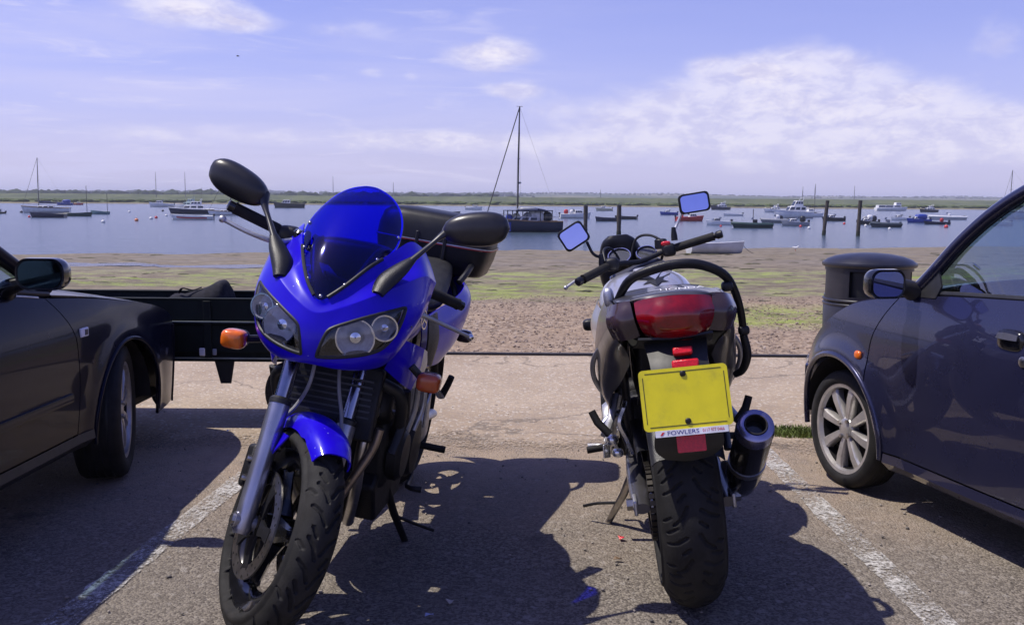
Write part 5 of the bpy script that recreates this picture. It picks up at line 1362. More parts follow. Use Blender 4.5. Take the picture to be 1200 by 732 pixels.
def build_car(root, P):
    """P: description of one car; every panel is a part of its own with real shut gaps"""
    Wf, paint = P['W'], P['paint']; g = P['gap']
    za, zr = P['zhi'], P['zlo']
    def arch_lo(xw, zw, Ra):
        return lambda x: max(zr(x), zw + math.sqrt(max(Ra * Ra - (x - xw) ** 2, 0))) if abs(x - xw) < Ra else zr(x)
    fa = arch_lo(0, P['zw'], P['Ra']); ra = arch_lo(P['rear'], P['zw'], P['Ra'])
    for s in (1, -1):
        def panel(name, x0, x1, lo, hi, n, L=None, Rr=None):
            o = mk(name, sheet(side_panel(x0, x1, lo, hi, Wf, s, n, 18, L, Rr), .012 * (s if x1 > x0 else -s)), paint, root, 40)
            return o
        fw_ = panel('front_wing', P['fd'] + g, P['fb'], fa, za, 60, P['shut'])
        dr = panel('front_door', P['dr'] + g, P['fd'] - g, lambda x: zr(x) + .015, za, 34, None, P['shut'])
        xs = P['dr']
        if P.get('rd'):
            panel('rear_door', P['rd'] + g, P['dr'] - g, lambda x: zr(x) + .015, za, 26); xs = P['rd']
        panel('rear_wing', P['tail'], xs - g, ra, za, 60)
        # lip round each wheel opening
        for xw in (0, P['rear']):
            t = np.linspace(-8, 188, 40)
            pts = [(xw + P['Ra'] * math.cos(R(q)), 0, P['zw'] + P['Ra'] * math.sin(R(q))) for q in t]
            pts = [(x, s * (float(Wf(x, z)) + .002), z) for x, _, z in pts if P['tail'] + .02 < x < P['fb'] + .1]
            mk('arch_lip', tube(pts, P.get('lip', .010), 8), P.get('lipmat', paint), root, 50)
            arch_liner(root, (xw, s * (P['hw'] - .05), P['zw']), P['Ra'] - .002, .30, s)
        sx = np.linspace(P['rear'] + P['Ra'] + .02, -P['Ra'] - .02, 20)
        mk('sill', loft([[(x, s * (float(Wf(x, zr(x))) + .004), zr(x) + .010), (x, s * (float(Wf(x, zr(x))) + .008), zr(x) - .025), (x, s * (float(Wf(x, zr(x))) - .030), zr(x) - .060), (x, s * (float(Wf(x, zr(x))) - .10), zr(x) - .050)] for x in sx]), P.get('sillmat', TRIM), root, 40)
        # greenhouse
        ap, rp = P['ap'], P['rp']                     # A-pillar and rear pillar curves: lists of (x, y, z)
        roof_l = [(x, s * y, z) for x, y, z in ap]
        mk('a_pillar', tube([(x, s * y, z) for x, y, z in ap], P.get('pil', .024), 12, 6, .8), paint, root, 50)
        mk('rear_pillar', tube([(x, s * y, z) for x, y, z in rp], [.05] * len(rp), 12, 6, .6), paint, root, 50)
        mk('roof_rail', tube([(x, s * y, z) for x, y, z in (ap[-1], *P['rail'], rp[-1])], P.get('pil', .024), 12, 6, .8), paint, root, 50)
        mk('b_pillar', tube([(P['dr'], s * (float(Wf(P['dr'], za(P['dr']))) - .012), za(P['dr'])), (P['dr'] - .06, s * (ap[-1][1] + .01), ap[-1][2] - .02)], [.03, .024], 10, 1, .6), TRIM, root, 50)
        # side glass: ruled from the belt up to the pillar and rail line
        line = cr(A([ap[0], *ap[1:], *P['rail'], rp[-1], *reversed(rp[:-1])]), 6)
        line = line[np.argsort(-line[:, 0])]
        G = []
        for x in np.linspace(P['glass'][0], P['glass'][1], 40):
            zt = np.interp(-x, -line[:, 0], line[:, 2]); yt = np.interp(-x, -line[:, 0], line[:, 1])
            zb = float(za(x)) + .004; yb = float(Wf(x, zb)) - .030
            G.append([(x, s * lerp(yb, yt - .008, v), lerp(zb, zt - .008, v)) for v in np.linspace(0, 1, 8)])
        mk('side_window', sheet(A(G)), GLASS, root, 60)
        bl = [(x, s * (float(Wf(x, za(x))) - .014), float(za(x)) + .004) for x in np.linspace(P['glass'][0] + .03, P['glass'][1], 24)]
        mk('belt_seal', tube(bl, .011, 8), TRIM, root)
        mk('window_seal', tube([(x, s * (y - .018), z - .012) for x, y, z in line[2:-2]], .011, 8), TRIM, root)
    we = lambda x: float(Wf(x, za(x)))
    mk('bonnet', sheet(strip(lambda x: we(x) - .004, za, np.linspace(P['cowl'], P['fb'], 30), P['bcrown'], 21), .006), paint, root, 50)
    # nose: wraps the front from wing to wing
    G = []
    for v in np.linspace(0, 1, 16):
        z = lerp(float(zr(P['fb'])) - .02, float(za(P['fb'])), v)
        row = []
        for q in np.linspace(-1, 1, 33):
            bul = (1 - abs(q) ** P.get('np', 2.6)) ** .62 if abs(q) < 1 else 0
            row.append((P['fb'] + P['nose'] * bul * (1 - .28 * v ** 2), q * float(Wf(P['fb'], z)), z + float(P['bcrown'](P['fb'])) * (1 - abs(q) ** 2.4) * v))
        G.append(row)
    mk('front_bumper', sheet(A(G), .01), P.get('bumpmat', paint), root, 60)
    top = A(G)[-1]
    bp = strip(lambda x: we(x) - .004, za, [P['fb']], P['bcrown'], 33)[0]
    mk('nose_cap', sheet(A([bp, top]), .004), paint, root, 60)
    # windscreen, roof, rear glass and tail
    wf = []
    for (x, y, z) in cr(A(P['ap']), 5):
        wf.append([(x + P['wcr'] * (1 - q * q), y * q, z) for q in np.linspace(-1, 1, 13)])
    mk('windscreen', sheet(A(wf)), GLASS, root, 60)
    rf = cr(A([P['ap'][-1], *P['rail'], P['rp'][-1]]), 6)
    mk('roof', sheet(A([[(x, y * q, z + .045 * (1 - abs(q) ** 2.4)) for q in np.linspace(-1, 1, 15)] for x, y, z in rf]), .006), paint, root, 60)
    rg = cr(A(P['rp']), 5)
    mk('rear_window', sheet(A([[(x - .05 * (1 - q * q), y * q, z) for q in np.linspace(-1, 1, 13)] for x, y, z in rg])), GLASS, root, 60)
    x0 = P['tail']
    mk('tailgate', sheet(A([[(lerp(P['rp'][0][0], x0, v ** .6) - .10 * (1 - abs(q) ** 2.6) * v, q * lerp(P['rp'][0][1], float(Wf(x0, za(x0))), v), lerp(P['rp'][0][2], float(za(x0)) , v)) for q in np.linspace(-1, 1, 17)] for v in np.linspace(0, 1, 8)]), .006), paint, root, 60)
    mk('rear_bumper', sheet(A([[(x0 - .10 * (1 - abs(q) ** 2.6), q * float(Wf(x0, z)), z) for q in np.linspace(-1, 1, 17)] for z in np.linspace(float(zr(x0)) - .02, float(za(x0)), 10)]), .01), paint, root, 60)
    # underbody and cabin
    mk('underbody', box(((P['rear']) / 2, 0, float(zr(-1)) - .01), (-P['rear'] - 2 * P['Ra'] - .02, 2 * P['hw'] - .16, .05)), TRIM, root, bevel=.01)
    mk('engine_bay_floor', box((.06, 0, float(zr(0)) + .02), (.60, 2 * P['hw'] - .62, .05)), TRIM, root, bevel=.01)
    zb = float(za(P['dr']))
    mk('dashboard', loft([[(x, -P['hw'] + .12, z) for x, z in P['dash']], [(x, P['hw'] - .12, z) for x, z in P['dash']]]), INTER, root, 40)
    for s in (1, -1):
        sx, sz = P['seat']
        st = mk('car_seat', join(sball((sx, s * P['hw'] * .48, sz), (.22, .20, .09), 3), sball((sx - .24, s * P['hw'] * .48, sz + .30), (.08, .20, .30), 3, M=np.array(Matrix.Rotation(R(-14), 3, 'Y')))), INTER, root, 60)
        mk('headrest', sball((sx - .325, s * P['hw'] * .48, sz + .66), (.045, .115, .085), 3), INTER, st, 60)
        mk('door_lining', sheet(side_panel(P['dr'] + .02, P['fd'] - .02, lambda x: zr(x) + .02, lambda x: za(x) - .004, lambda x, z: Wf(x, z) - .05, s, 12, 8), .004), INTER, root, 60)
    sw = P['swheel']
    mk('steering_wheel', ring([(.150 + .013 * math.cos(q), .013 * math.sin(q)) for q in np.arange(10) * 2 * math.pi / 10], sw, (-.9, 0, .42), 36), INTER, root, 60)

def ka():
    M = Matrix.Translation((2.10, 4.20, 0)) @ Matrix.Rotation(R(104), 4, 'Z')
    root = thing('hatchback', 'small dark blue rounded hatchback with eight spoke alloy wheel, beside the litter bin', 'car', M)
    zhi = curve([(-2.62, .72), (-2.45, .90), (-2.15, .945), (-1.4, .925), (-.98, .905), (-.523, .880), (-.30, .855), (-.10, .815), (.011, .765), (.15, .675), (.27, .575), (.36, .475), (.42, .40)])
    zlo = lambda x: .225 if x < .25 else .225 + .0 * x
    plan = curve([(-2.7, .52), (-2.55, .62), (-2.2, .705), (-1.2, .735), (-.4, .735), (0, .730), (.2, .705), (.35, .655), (.45, .60)])
    def Wf(x, z):
        v = (z - .20) / .70
        sec = .965 + .042 * math.sin(math.pi * min(max(v, 0), 1) * .92 + .15) - .055 * max(0, (z - .70) / .25) ** 2
        fl = 0
        for xw in (0, -2.15):
            d = math.hypot(x - xw, z - .25)
            fl += .016 * math.exp(-((d - .335) / .05) ** 2)
        return plan(x) * sec + fl
    P = dict(W=Wf, paint=KAP, gap=.003, zhi=zhi, zlo=zlo, zw=.25, Ra=.325, rear=-2.15, fd=-.275, fb=.37, dr=-1.36, tail=-2.58, hw=.735, cowl=-.40,
             shut=lambda z: .055 * math.sin(max(0, min(1, (z - .25) / .62)) * math.pi) - .085 * max(0, (z - .66) / .2) ** 1.5 + .03 * max(0, (.42 - z) / .2) ** 2 * -1,
             ap=[(-.40, .690, .862), (-.50, .672, .960), (-.612, .645, 1.085), (-.74, .615, 1.195), (-.90, .585, 1.285), (-1.08, .560, 1.335)],
             rail=[(-1.35, .548, 1.365), (-1.75, .540, 1.350)], rp=[(-2.42, .58, .93), (-2.34, .565, 1.08), (-2.22, .545, 1.22), (-2.08, .535, 1.305)],
             glass=(-.43, -2.30), bcrown=lambda x: .055 + .05 * max(0, (x + .4)) * .5, nose=.20, wcr=.10, seat=(-.78, .40), dash=[(-.46, .60), (-.40, .86), (-.55, .875), (-.66, .80), (-.66, .60)],
             swheel=(-.70, -.36, .72), pil=.030, lip=.013, sillmat=KAP)
    build_car(root, P)
    for xw, s in ((0, 1), (0, -1), (-2.15, 1), (-2.15, -1)):
        car_wheel(root, 'wheel', (xw, s * .630, .250), .252, .150, .190, s, 0, 8)
    # details of the near side
    s = 1
    mk('side_repeater', sball((-.165, Wf(-.165, .60) + .004, .60), (.021, .010, .018), 2.4), ORANGE, root, 60)
    hx, hz = -.965, .775
    hd = mk('door_handle', sball((hx, Wf(hx, hz) - .004, hz), (.058, .020, .036), 3.2), GBLACK, root, 60)
    mk('handle_flap', sheet(patch([[(hx + .044, Wf(hx, hz) + .016, hz + .022), (hx, Wf(hx, hz) + .022, hz + .026), (hx - .044, Wf(hx, hz) + .016, hz + .022)], [(hx + .046, Wf(hx, hz) + .022, hz + .004), (hx, Wf(hx, hz) + .028, hz + .004), (hx - .046, Wf(hx, hz) + .022, hz + .004)]], 5, 5), .005), GRAPH, hd, 60)
    mk('door_lock', lathe([(.018, -.004), (.018, .004), (.013, .006), (.001, .006)], (-1.035, Wf(-1.035, .715) + .001, .715), (0, 1, 0), 20), STEEL, root, 40)
    for s in (1, -1):
        c = A((-.470, s * .850, .918))
        lp = rrect(.150, .112, .040, 6)
        sh = [[c + A((dx, y * f * s, z * f)) for y, z in lp] for dx, f in ((.075, .40), (.066, .68), (.040, .92), (.010, 1.0), (-.012, .97), (-.010, .88))]
        mr = mk('door_mirror', loft(sh), GBLACK, root, 50)
        mk('mirror_glass', prism([(y * .84 * s, z * .82) for y, z in lp], c + A((-.012, 0, 0)), (0, 1, 0), (0, 0, 1), (-.002, 0, 0)), MIRR, mr, 30)
        mk('mirror_arm', tube([c + A((.03, -s * .045, -.004)), (-.435, s * .740, .900), (-.430, s * .705, .885)], [.030, .036, .042], 14, 4, .9), TRIM, mr, 60)
        mk('mirror_sail', prism([(.045, -.02), (-.085, -.015), (-.10, .03), (-.055, .105)], (-.47, s * .690, .885), (1, 0, 0), (0, -s * .22, 1), (0, s * .008, 0)), TRIM, root, 20)
        mk('headlamp', sball((.40, s * .50, .46), (.07, .13, .08), 2.6), LENS, root, 60)
        mk('rear_lamp', sball((-2.56, s * .50, .78), (.05, .08, .13), 2.6), RED, root, 60)
    return root

def saloon():
    M = Matrix.Translation((-2.44, 4.13, 0)) @ Matrix.Rotation(R(88), 4, 'Z')
    root = thing('saloon_car', 'dark navy saloon car on the left, its front wheel turned inward', 'car', M)
    zhi = curve([(-3.25, .74), (-3.0, .88), (-2.5, .925), (-1.6, .915), (-.89, .890), (-.587, .856), (-.30, .822), (.016, .775), (.35, .715), (.58, .648), (.72, .575), (.80, .505)])
    zlo = lambda x: .285 if x < .3 else .20
    plan = curve([(-3.3, .55), (-3.1, .66), (-2.6, .745), (-1.5, .775), (-.4, .775), (0, .765), (.3, .760), (.5, .742), (.66, .705), (.78, .65), (.90, .56)])
    def Wf(x, z):
        v = (z - .2) / .7
        sec = .970 + .035 * math.sin(math.pi * min(max(v, 0), 1) * .9 + .2) - .075 * max(0, (z - .66) / .24) ** 2
        fl = 0
        for xw in (0, -2.35):
            d = math.hypot(x - xw, z - .28); fl += .014 * math.exp(-((d - .345) / .05) ** 2)
        return plan(x) * sec + fl
    P = dict(W=Wf, paint=SALOON, gap=.003, zhi=zhi, zlo=zlo, zw=.275, Ra=.335, rear=-2.35, fd=-.46, fb=.72, dr=-1.42, rd=-2.10, tail=-3.2, hw=.775, cowl=-.52,
             shut=lambda z: .03 * math.sin(max(0, min(1, (z - .3) / .5)) * math.pi) * .5 - .13 * max(0, (z - .66) / .19) ** 1.6,
             ap=[(-.50, .690, .868), (-.68, .668, .975), (-.88, .640, 1.09), (-1.10, .612, 1.175), (-1.32, .590, 1.225)],
             rail=[(-1.70, .575, 1.255), (-2.10, .570, 1.240)], rp=[(-2.88, .60, .915), (-2.75, .59, .98), (-2.58, .58, 1.09), (-2.38, .572, 1.185)],
             glass=(-.56, -2.72), bcrown=lambda x: .06, nose=.24, wcr=.12, seat=(-1.30, .38), dash=[(-.72, .60), (-.66, .84), (-.80, .86), (-.94, .78), (-.94, .60)],
             swheel=(-1.02, -.36, .78), pil=.030, lip=.009, np=2.2)
    build_car(root, P)
    for xw, s in ((0, 1), (0, -1), (-2.35, 1), (-2.35, -1)):
        car_wheel(root, 'wheel', (xw, s * .660, .290), .290, .195, .205, s, 17 if xw == 0 else 0, 9)
    for s in (1, -1):
        rp = mk('side_repeater', box((-.389, s * (Wf(-.389, .69) + .002), .69), (.062, .010, .036)), WHITEP, root, bevel=.004)
        mk('repeater_bulb', box((-.380, s * (Wf(-.389, .69) + .008), .69), (.022, .004, .022)), GRAPH, rp, bevel=.002)
        xs = np.linspace(-1.95, -.52, 30)
        mk('rub_strip', loft([[(x, s * (Wf(x, .455) + d), .455 + h) for d, h in ((-.004, .020), (.010, .016), (.013, 0), (.010, -.016), (-.004, -.020))] for x in xs]), SALOON, root, 40)
        c = A((-.850, s * .865, .955))
        lp = rrect(.175, .112, .045, 6)
        sh = [[c + A((dx, y * f * s, z * f)) for y, z in lp] for dx, f in ((.085, .34), (.074, .66), (.045, .92), (.012, 1.0), (-.014, .97), (-.012, .88))]
        mr = mk('door_mirror', loft(sh), GBLACK, root, 50)
        mk('mirror_glass', prism([(y * .84 * s, z * .82) for y, z in lp], c + A((-.014, 0, 0)), (0, 1, 0), (0, 0, 1), (-.002, 0, 0)), pbr('dark_mirror_glass', (.10, .16, .15), .06, 1.0), mr, 30)
        mk('mirror_arm', tube([c + A((.02, -s * .07, -.03)), (-.83, s * .735, .905), (-.80, s * .71, .885)], [.022, .030, .034], 12, 4), GBLACK, mr, 60)
        mk('waist_trim', tube([(x, s * (Wf(x, zhi(x)) + .001), float(zhi(x)) - .012) for x in np.linspace(-.62, -2.7, 24)], .006, 8), STEEL, root)
        mk('headlamp', sheet(patch([[(.66, s * .66, .59), (.74, s * .58, .585), (.83, s * .42, .585)], [(.69, s * .66, .54), (.78, s * .58, .53), (.865, s * .42, .53)], [(.70, s * .655, .49), (.79, s * .57, .475), (.875, s * .42, .475)]], 6, 6), .01 * s), LENS, root, 60)
        mk('rear_lamp', sball((-3.18, s * .52, .78), (.05, .12, .08), 2.6), RED, root, 60)
    mk('front_valance', box((.58, 0, .225), (.34, 1.16, .05)), TRIM, root, bevel=.01)
    mk('number_plate', box((.912, 0, .36), (.01, .46, .10)), WHITEP, root, bevel=.003)
    return root

KA = ka()
SAL = saloon()

# ================================================================ litter bin and trailer
def litter_bin():
    root = thing('litter_bin', 'round dark domed litter bin with square opening, behind the hatchback bonnet', 'litter bin', Matrix.Translation((2.10, 5.62, 0)))
    n = 72
    def rg(r, z): return [(r * math.cos(a), r * math.sin(a), z) for a in np.arange(n) * 2 * math.pi / n]
    mk('bin_body', loft([rg(.236, .0), rg(.240, .03), rg(.246, .40), rg(.250, .625), rg(.246, .632), rg(.20, .632)], False), BINM, root, 40)
    mk('bin_base', loft([rg(.244, .0), rg(.246, .035), rg(.238, .05)], True), BINM, root, 40)
    for z in (.628, .652):
        mk('bin_band', ring([(.248 + .007 * math.cos(q), z + .009 * math.sin(q)) for q in np.arange(10) * 2 * math.pi / 10], (0, 0, 0), (0, 0, 1), n), BINM, root, 60)
    # the collar with four square openings
    keep = np.ones((9, n), bool)
    ang = (np.arange(n) + .5) * 360 / n
    for c in (245, 65, 155, 335):
        d = np.abs((ang - c + 180) % 360 - 180)
        keep[1:8, d < 19] = False
    G = A([[(.247 * math.cos(a), .247 * math.sin(a), z) for a in np.arange(n + 1) * 2 * math.pi / n] for z in np.linspace(.655, .845, 10)])
    mk('bin_collar', sheet(G, -.012, keep), BINM, root, 40)
    mk('bin_liner', loft([rg(.215, .30), rg(.218, .82)], False), INKK, root, 40)
    mk('bin_lid_rim', ring([(.250, .842), (.262, .846), (.266, .858), (.262, .870), (.245, .872)], (0, 0, 0), (0, 0, 1), n), BINM, root, 60)
    mk('bin_lid', loft([rg(.258, .870), rg(.235, .888), rg(.19, .905), rg(.12, .918), rg(.05, .924), rg(.001, .925)], False), BINM, root, 60)
    a = R(268)
    lk = A((.258 * math.cos(a), .258 * math.sin(a), .765))
    mk('bin_lock', sball(lk, (.014, .010, .010), 2.4), CHROME, root, 60)
litter_bin()

def trailer():
    root = thing('trailer', 'low dark green box trailer standing sideways behind the saloon', 'trailer', Matrix.Translation((-1.90, 5.20, 0)))
    L, Wd = .92, .20
    mk('floor', box((0, 0, .395), (2 * L, 2 * Wd, .03)), TRAIL, root, bevel=.004)
    for s in (-1, 1):
        mk('chassis_rail', box((0, s * (Wd - .02), .368), (2 * L + .05, .045, .026)), TRAIL, root, bevel=.003)
        mk('rail_edge', box((0, s * (Wd + .004), .374), (2 * L + .05, .006, .008)), TRAILW, root)
        mk('lower_board', box((0, s * (Wd + .002), .480), (2 * L, .022, .150)), TRAIL, root, bevel=.003)
        mk('board_ledge', box((0, s * (Wd + .010), .563), (2 * L + .01, .040, .012)), TRAIL, root, bevel=.003)
        mk('ledge_edge', box((0, s * (Wd + .030), .571), (2 * L, .010, .006)), TRAILW, root)
        mk('upper_board', box((0, s * (Wd + .004), .630), (2 * L, .020, .110)), TRAIL, root, bevel=.003)
        mk('top_rail', box((0, s * (Wd + .004), .688), (2 * L, .030, .012)), TRAIL, root, bevel=.003)
        mk('end_board', box((s * (L - .01), 0, .545), (.022, 2 * Wd - .02, .28)), TRAIL, root, bevel=.003)
        for x in (-.9, -.3, .3, .9):
            mk('stake', box((x, s * (Wd + .020), .53), (.040, .014, .30)), TRAIL, root, bevel=.002)
    mk('axle', cyl((.78, -.20, .19), (.78, .20, .19), .022), ENGB, root)
    for s in (-1, 1):
        w = mk('wheel', ring([(.19, -.055), (.19, .055), (.175, .07), (.10, .065), (.10, -.065), (.175, -.07)], (.78, s * .15, .19), (0, 1, 0), 40), RUBBER, root, 40)
        mk('wheel_disc', lathe([(.10, 0), (.06, .02), (.001, .02)], (.78, s * .17, .19), (0, s, 0), 24), TRAILW, w)
    mk('mud_flap', prism([(-.055, 0), (.055, 0), (.032, -.135), (-.022, -.135)], (.375, -.195, .372), (1, 0, 0), (0, 0, 1), (0, .012, 0)), HOSE, root, 20)
    mk('tail_lamp', box((.27, -.226, .41), (.030, .012, .042)), WHITEP, root, bevel=.005)
    mk('tail_lamp', box((.335, -.226, .41), (.022, .012, .034)), pbr('grey_lens', (.30, .32, .36), .3), root, bevel=.005)
    mk('prop_stand', tube([(-.16, .12, .37), (-.15, .16, .12), (-.11, .19, .012)], .014, 10, 3), TRAIL, root)
    mk('drawbar', tube([(-.9, 0, .37), (-1.3, 0, .38), (-1.6, 0, .40)], .025, 10), TRAIL, root)
    # the bag riding in it
    bag = thing('holdall', 'slumped dark cloth bag showing above the trailer side', 'bag', Matrix.Translation((-1.71, 5.22, .412)))
    S = []
    for x, hy, hz in ((-.22, .05, .04), (-.17, .10, .262), (-.06, .12, .285), (.04, .13, .318), (.10, .13, .355), (.15, .11, .345), (.19, .07, .20)):
        S.append([(x, hy * math.copysign(abs(math.cos(q)) ** .8, math.cos(q)), hz / 2 + hz / 2 * math.copysign(abs(math.sin(q)) ** .8, math.sin(q))) for q in np.arange(18) * 2 * math.pi / 18])
    S = A(S) + rng.normal(0, .004, (7, 18, 3))
    mk('bag_body', loft([list(r) for r in np.stack([cr(S[:, j], 4) for j in range(18)], 1)]), CLOTHK, bag, 60)
    mk('bag_strap', tube([(-.10, -.05, .29), (-.07, -.08, .318), (-.02, -.06, .306), (.02, -.04, .32)], .008, 8, 5, .5), CLOTHK, bag)
trailer()

# ================================================================ boats, piles and buoys on the water
FPX = 1120.0
def hz_at(px): return 229.0 + px * .0075
def on_water(px, py):
    """place on the water that a sight line at this height meets: distance from the horizon dip"""
    D = FPX * (CAMH - SEA) / (py - hz_at(px))
    return (px - 600) / FPX * D, D

BM = {}
def bmat(name, col, rough=.4, coat=.2):
    if name not in BM: BM[name] = pbr('boat_' + name, col, rough, 0, coat, .5, .12, 1.2)
    return BM[name]
WHITE = bmat('white', (.74, .74, .74)); NAVY = bmat('navy', (.012, .016, .045)); DARK = bmat('dark', (.018, .020, .024)); GREEN = bmat('green', (.030, .062, .052))
TEAL = bmat('teal', (.10, .19, .21)); BLUEB = bmat('blue', (.020, .045, .30)); REDB = bmat('red', (.50, .035, .030)); GREY = bmat('grey', (.30, .31, .33)); CREAM = bmat('cream', (.52, .50, .36))
WOOD = bmat('wood', (.16, .10, .055), .6, 0); BGLASS = bmat('glass', (.020, .028, .040), .1, .5); MAST = bmat('mast', (.14, .13, .125), .45); MASTD = bmat('dark_mast', (.045, .040, .038), .5); SAILC = bmat('sailcover', (.030, .035, .10), .8, 0)

def hull_grid(L, B, fb, rise=.45, stern=.82, deep=.25, n=17):
    G = []
    for t in np.linspace(0, 1, n):
        x = (t - .5) * L
        b = B / 2 * (stern + (1 - stern) * min(1, t / .35)) * (1 - max(0, (t - .42) / .58) ** 2.3 * .985)
        zs = fb * (1 + rise * t ** 2.2 + .06 * (1 - t) ** 2)
        zk = -deep * (1 - max(0, (t - .75) / .25) ** 2)
        rake = max(0, (t - .7) / .3) ** 2 * L * .05
        row = []
        for q in np.linspace(-1, 1, 13):
            a = abs(q)
            w = b * (1 - (1 - a) ** 2.6); z = zk + (zs - zk) * a ** 1.7
            row.append((x + rake * (z / max(zs, .01)) - rake * .3, math.copysign(w, q) if q else 0, z))
        G.append(row)
    return A(G)

def boat(px0, px1, wl, kind, label, hull=None, bow=-1, turn=0, fb=None, extra=None, group=None, name=None, B=None):
    hull = hull or WHITE
    X, Y = on_water((px0 + px1) / 2, wl)
    L = (px1 - px0) * Y / FPX / max(.5, math.cos(R(turn)))
    B = B or min(.36 * L, 3.4) if L > 4.5 else .40 * L
    fb = fb or {'dinghy': .09, 'rib': .085, 'cabin': .13, 'cruiser': .13, 'yacht': .105, 'ferry': .10, 'work': .12}[kind] * L
    head = (180 if bow < 0 else 0) + turn
    cat = {'dinghy': 'dinghy', 'rib': 'inflatable boat', 'cabin': 'motor boat', 'cruiser': 'motor cruiser', 'yacht': 'yacht', 'ferry': 'houseboat', 'work': 'workboat'}[kind]
    root = thing(name or {'dinghy': 'dinghy', 'rib': 'inflatable_boat', 'cabin': 'motor_boat', 'cruiser': 'motor_cruiser', 'yacht': 'yacht', 'ferry': 'houseboat', 'work': 'workboat'}[kind], label, cat,
                 Matrix.Translation((X, Y, SEA)) @ Matrix.Rotation(R(head), 4, 'Z'), group)
    G = hull_grid(L, B, fb)
    g1 = sheet(G, .03); tr = [tuple(p) for p in G[0]]
    mk('hull', join(g1, (A(tr), [tuple(range(len(tr)))])), hull, root, 50)
    edge = np.vstack([G[:, 0], G[::-1, -1]])
    zsole = fb * (.25 if kind in ('dinghy', 'rib') else .88)
    inner = []
    for row in G:
        r = A(row); zz = zsole + (r[0, 2] - fb) * (.9 if kind not in ('dinghy', 'rib') else 0)
        k_ = np.argmin(np.abs(r[:6, 2] - zz)); w = abs(r[k_, 1]) * .96 if kind in ('dinghy', 'rib') else abs(r[0, 1]) * .985
        inner.append([(r[0, 0], -w, zz), (r[0, 0], w, zz)])
    mk('deck', sheet(A(inner)), extra.get('deck', GREY) if extra else GREY, root, 50)
    mk('gunwale', tube(edge, max(.025, .010 * L), 6), (extra or {}).get('rail', hull if kind != 'yacht' else WOOD), root, 60)
    if extra and extra.get('stripe'):
        mk('stripe', sheet(np.stack([G[2:-1, -2] * A((1, 1.03, 1)) + A((0, .02, .0)), G[2:-1, -3] * A((1, 1.03, 1)) + A((0, .02, 0))])), extra['stripe'], root)
        mk('stripe', sheet(np.stack([G[2:-1, 1] * A((1, 1.03, 1)) - A((0, .02, .0)), G[2:-1, 2] * A((1, 1.03, 1)) - A((0, .02, 0))])), extra['stripe'], root)
    def cabin(x0, x1, w, z0, h, m, rake=.25, win=True, nm='cabin'):
        lo = [(x0, -w, z0), (x1, -w * .9, z0), (x1, w * .9, z0), (x0, w, z0)]
        hi = [(x0 + h * .1, -w * .86, z0 + h), (x1 - h * rake * 2.2, -w * .76, z0 + h), (x1 - h * rake * 2.2, w * .76, z0 + h), (x0 + h * .1, w * .86, z0 + h)]
        c = mk(nm, loft([lo, hi]), m, root, 20, bevel=.05)
        if win:
            for s in (-1, 1):
                n = 3
                for i in range(n):
                    a0, a1 = (i + .12) / n, (i + .88) / n
                    def pt(a, v):
                        p = A(lo[0 if s < 0 else 3]) * (1 - a) + A(lo[1 if s < 0 else 2]) * a; q = A(hi[0 if s < 0 else 3]) * (1 - a) + A(hi[1 if s < 0 else 2]) * a
                        return p * (1 - v) + q * v + A((0, s * .02, 0))
                    mk('window', (A([pt(a0, .45), pt(a1, .45), pt(a1, .85), pt(a0, .85)]), [(0, 1, 2, 3)]), BGLASS, c, 0)
            f = [A(lo[1]), A(lo[2]), A(hi[2]), A(hi[1])]
            cc = sum(f) / 4
            mk('window', (A([cc + (p - cc) * .78 + A((.03, 0, .02)) for p in f]), [(0, 1, 2, 3)]), BGLASS, c, 0)
        return c
    def outboard(z=None):
        z = z or fb
        o = mk('outboard', join(box((-L / 2 - .12, 0, z + .22), (.34, .26, .34)), box((-L / 2 - .12, 0, z - .25), (.14, .10, .7))), DARK, root, bevel=.05)
    if kind == 'dinghy':
        for t in (-.22, .12): mk('thwart', box((t * L, 0, fb * .72), (.22, B * .74, .04)), WOOD, root)
        if not (extra and extra.get('oars')): outboard()
    if kind == 'rib':
        e = A([p for p in edge]); mk('collar', tube(e + A((0, 0, .02)), .055 * L if L < 5 else .24, 10), (extra or {}).get('collar', hull), root, 60)
        mk('console', box((-.08 * L, 0, fb + .35), (.5, .55, .8)), (extra or {}).get('console', GREY), root, bevel=.06)
        mk('console_screen', box((.0, 0, fb + .9), (.03, .5, .35), ry=-25), BGLASS, root)
        outboard()
    if kind == 'cabin':
        cabin(-.02 * L, .30 * L, B * .36, fb * .9, fb * 1.15, (extra or {}).get('cabin', WHITE), .35)
        mk('windshield', box((-.04 * L, 0, fb * 2.05), (.05, B * .62, fb * .7), ry=-30), BGLASS, root)
        outboard()
    if kind in ('cruiser', 'work'):
        cm = (extra or {}).get('cabin', WHITE)
        cabin(-.30 * L, .22 * L, B * .40, fb * .9, fb * 1.05, cm, .3)
        cabin(-.22 * L, .04 * L, B * .34, fb * 1.92, fb * .95, cm, .25, True, 'wheelhouse')
        mk('radar_arch', tube([(-.20 * L, -B * .3, fb * 2.8), (-.23 * L, -B * .28, fb * 3.4), (-.23 * L, B * .28, fb * 3.4), (-.20 * L, B * .3, fb * 2.8)], .06, 8), cm, root)
        mk('aerial', cyl((-.22 * L, 0, fb * 3.4), (-.24 * L, 0, fb * 3.4 + .28 * L), .025, seg=6), MAST, root)
        mk('guard_rail', tube([(.05 * L, -B * .42, fb * 1.5), (.35 * L, -B * .26, fb * 1.75), (.50 * L, 0, fb * 1.9), (.35 * L, B * .26, fb * 1.75), (.05 * L, B * .42, fb * 1.5)], .03, 6, 4), STEEL, root)
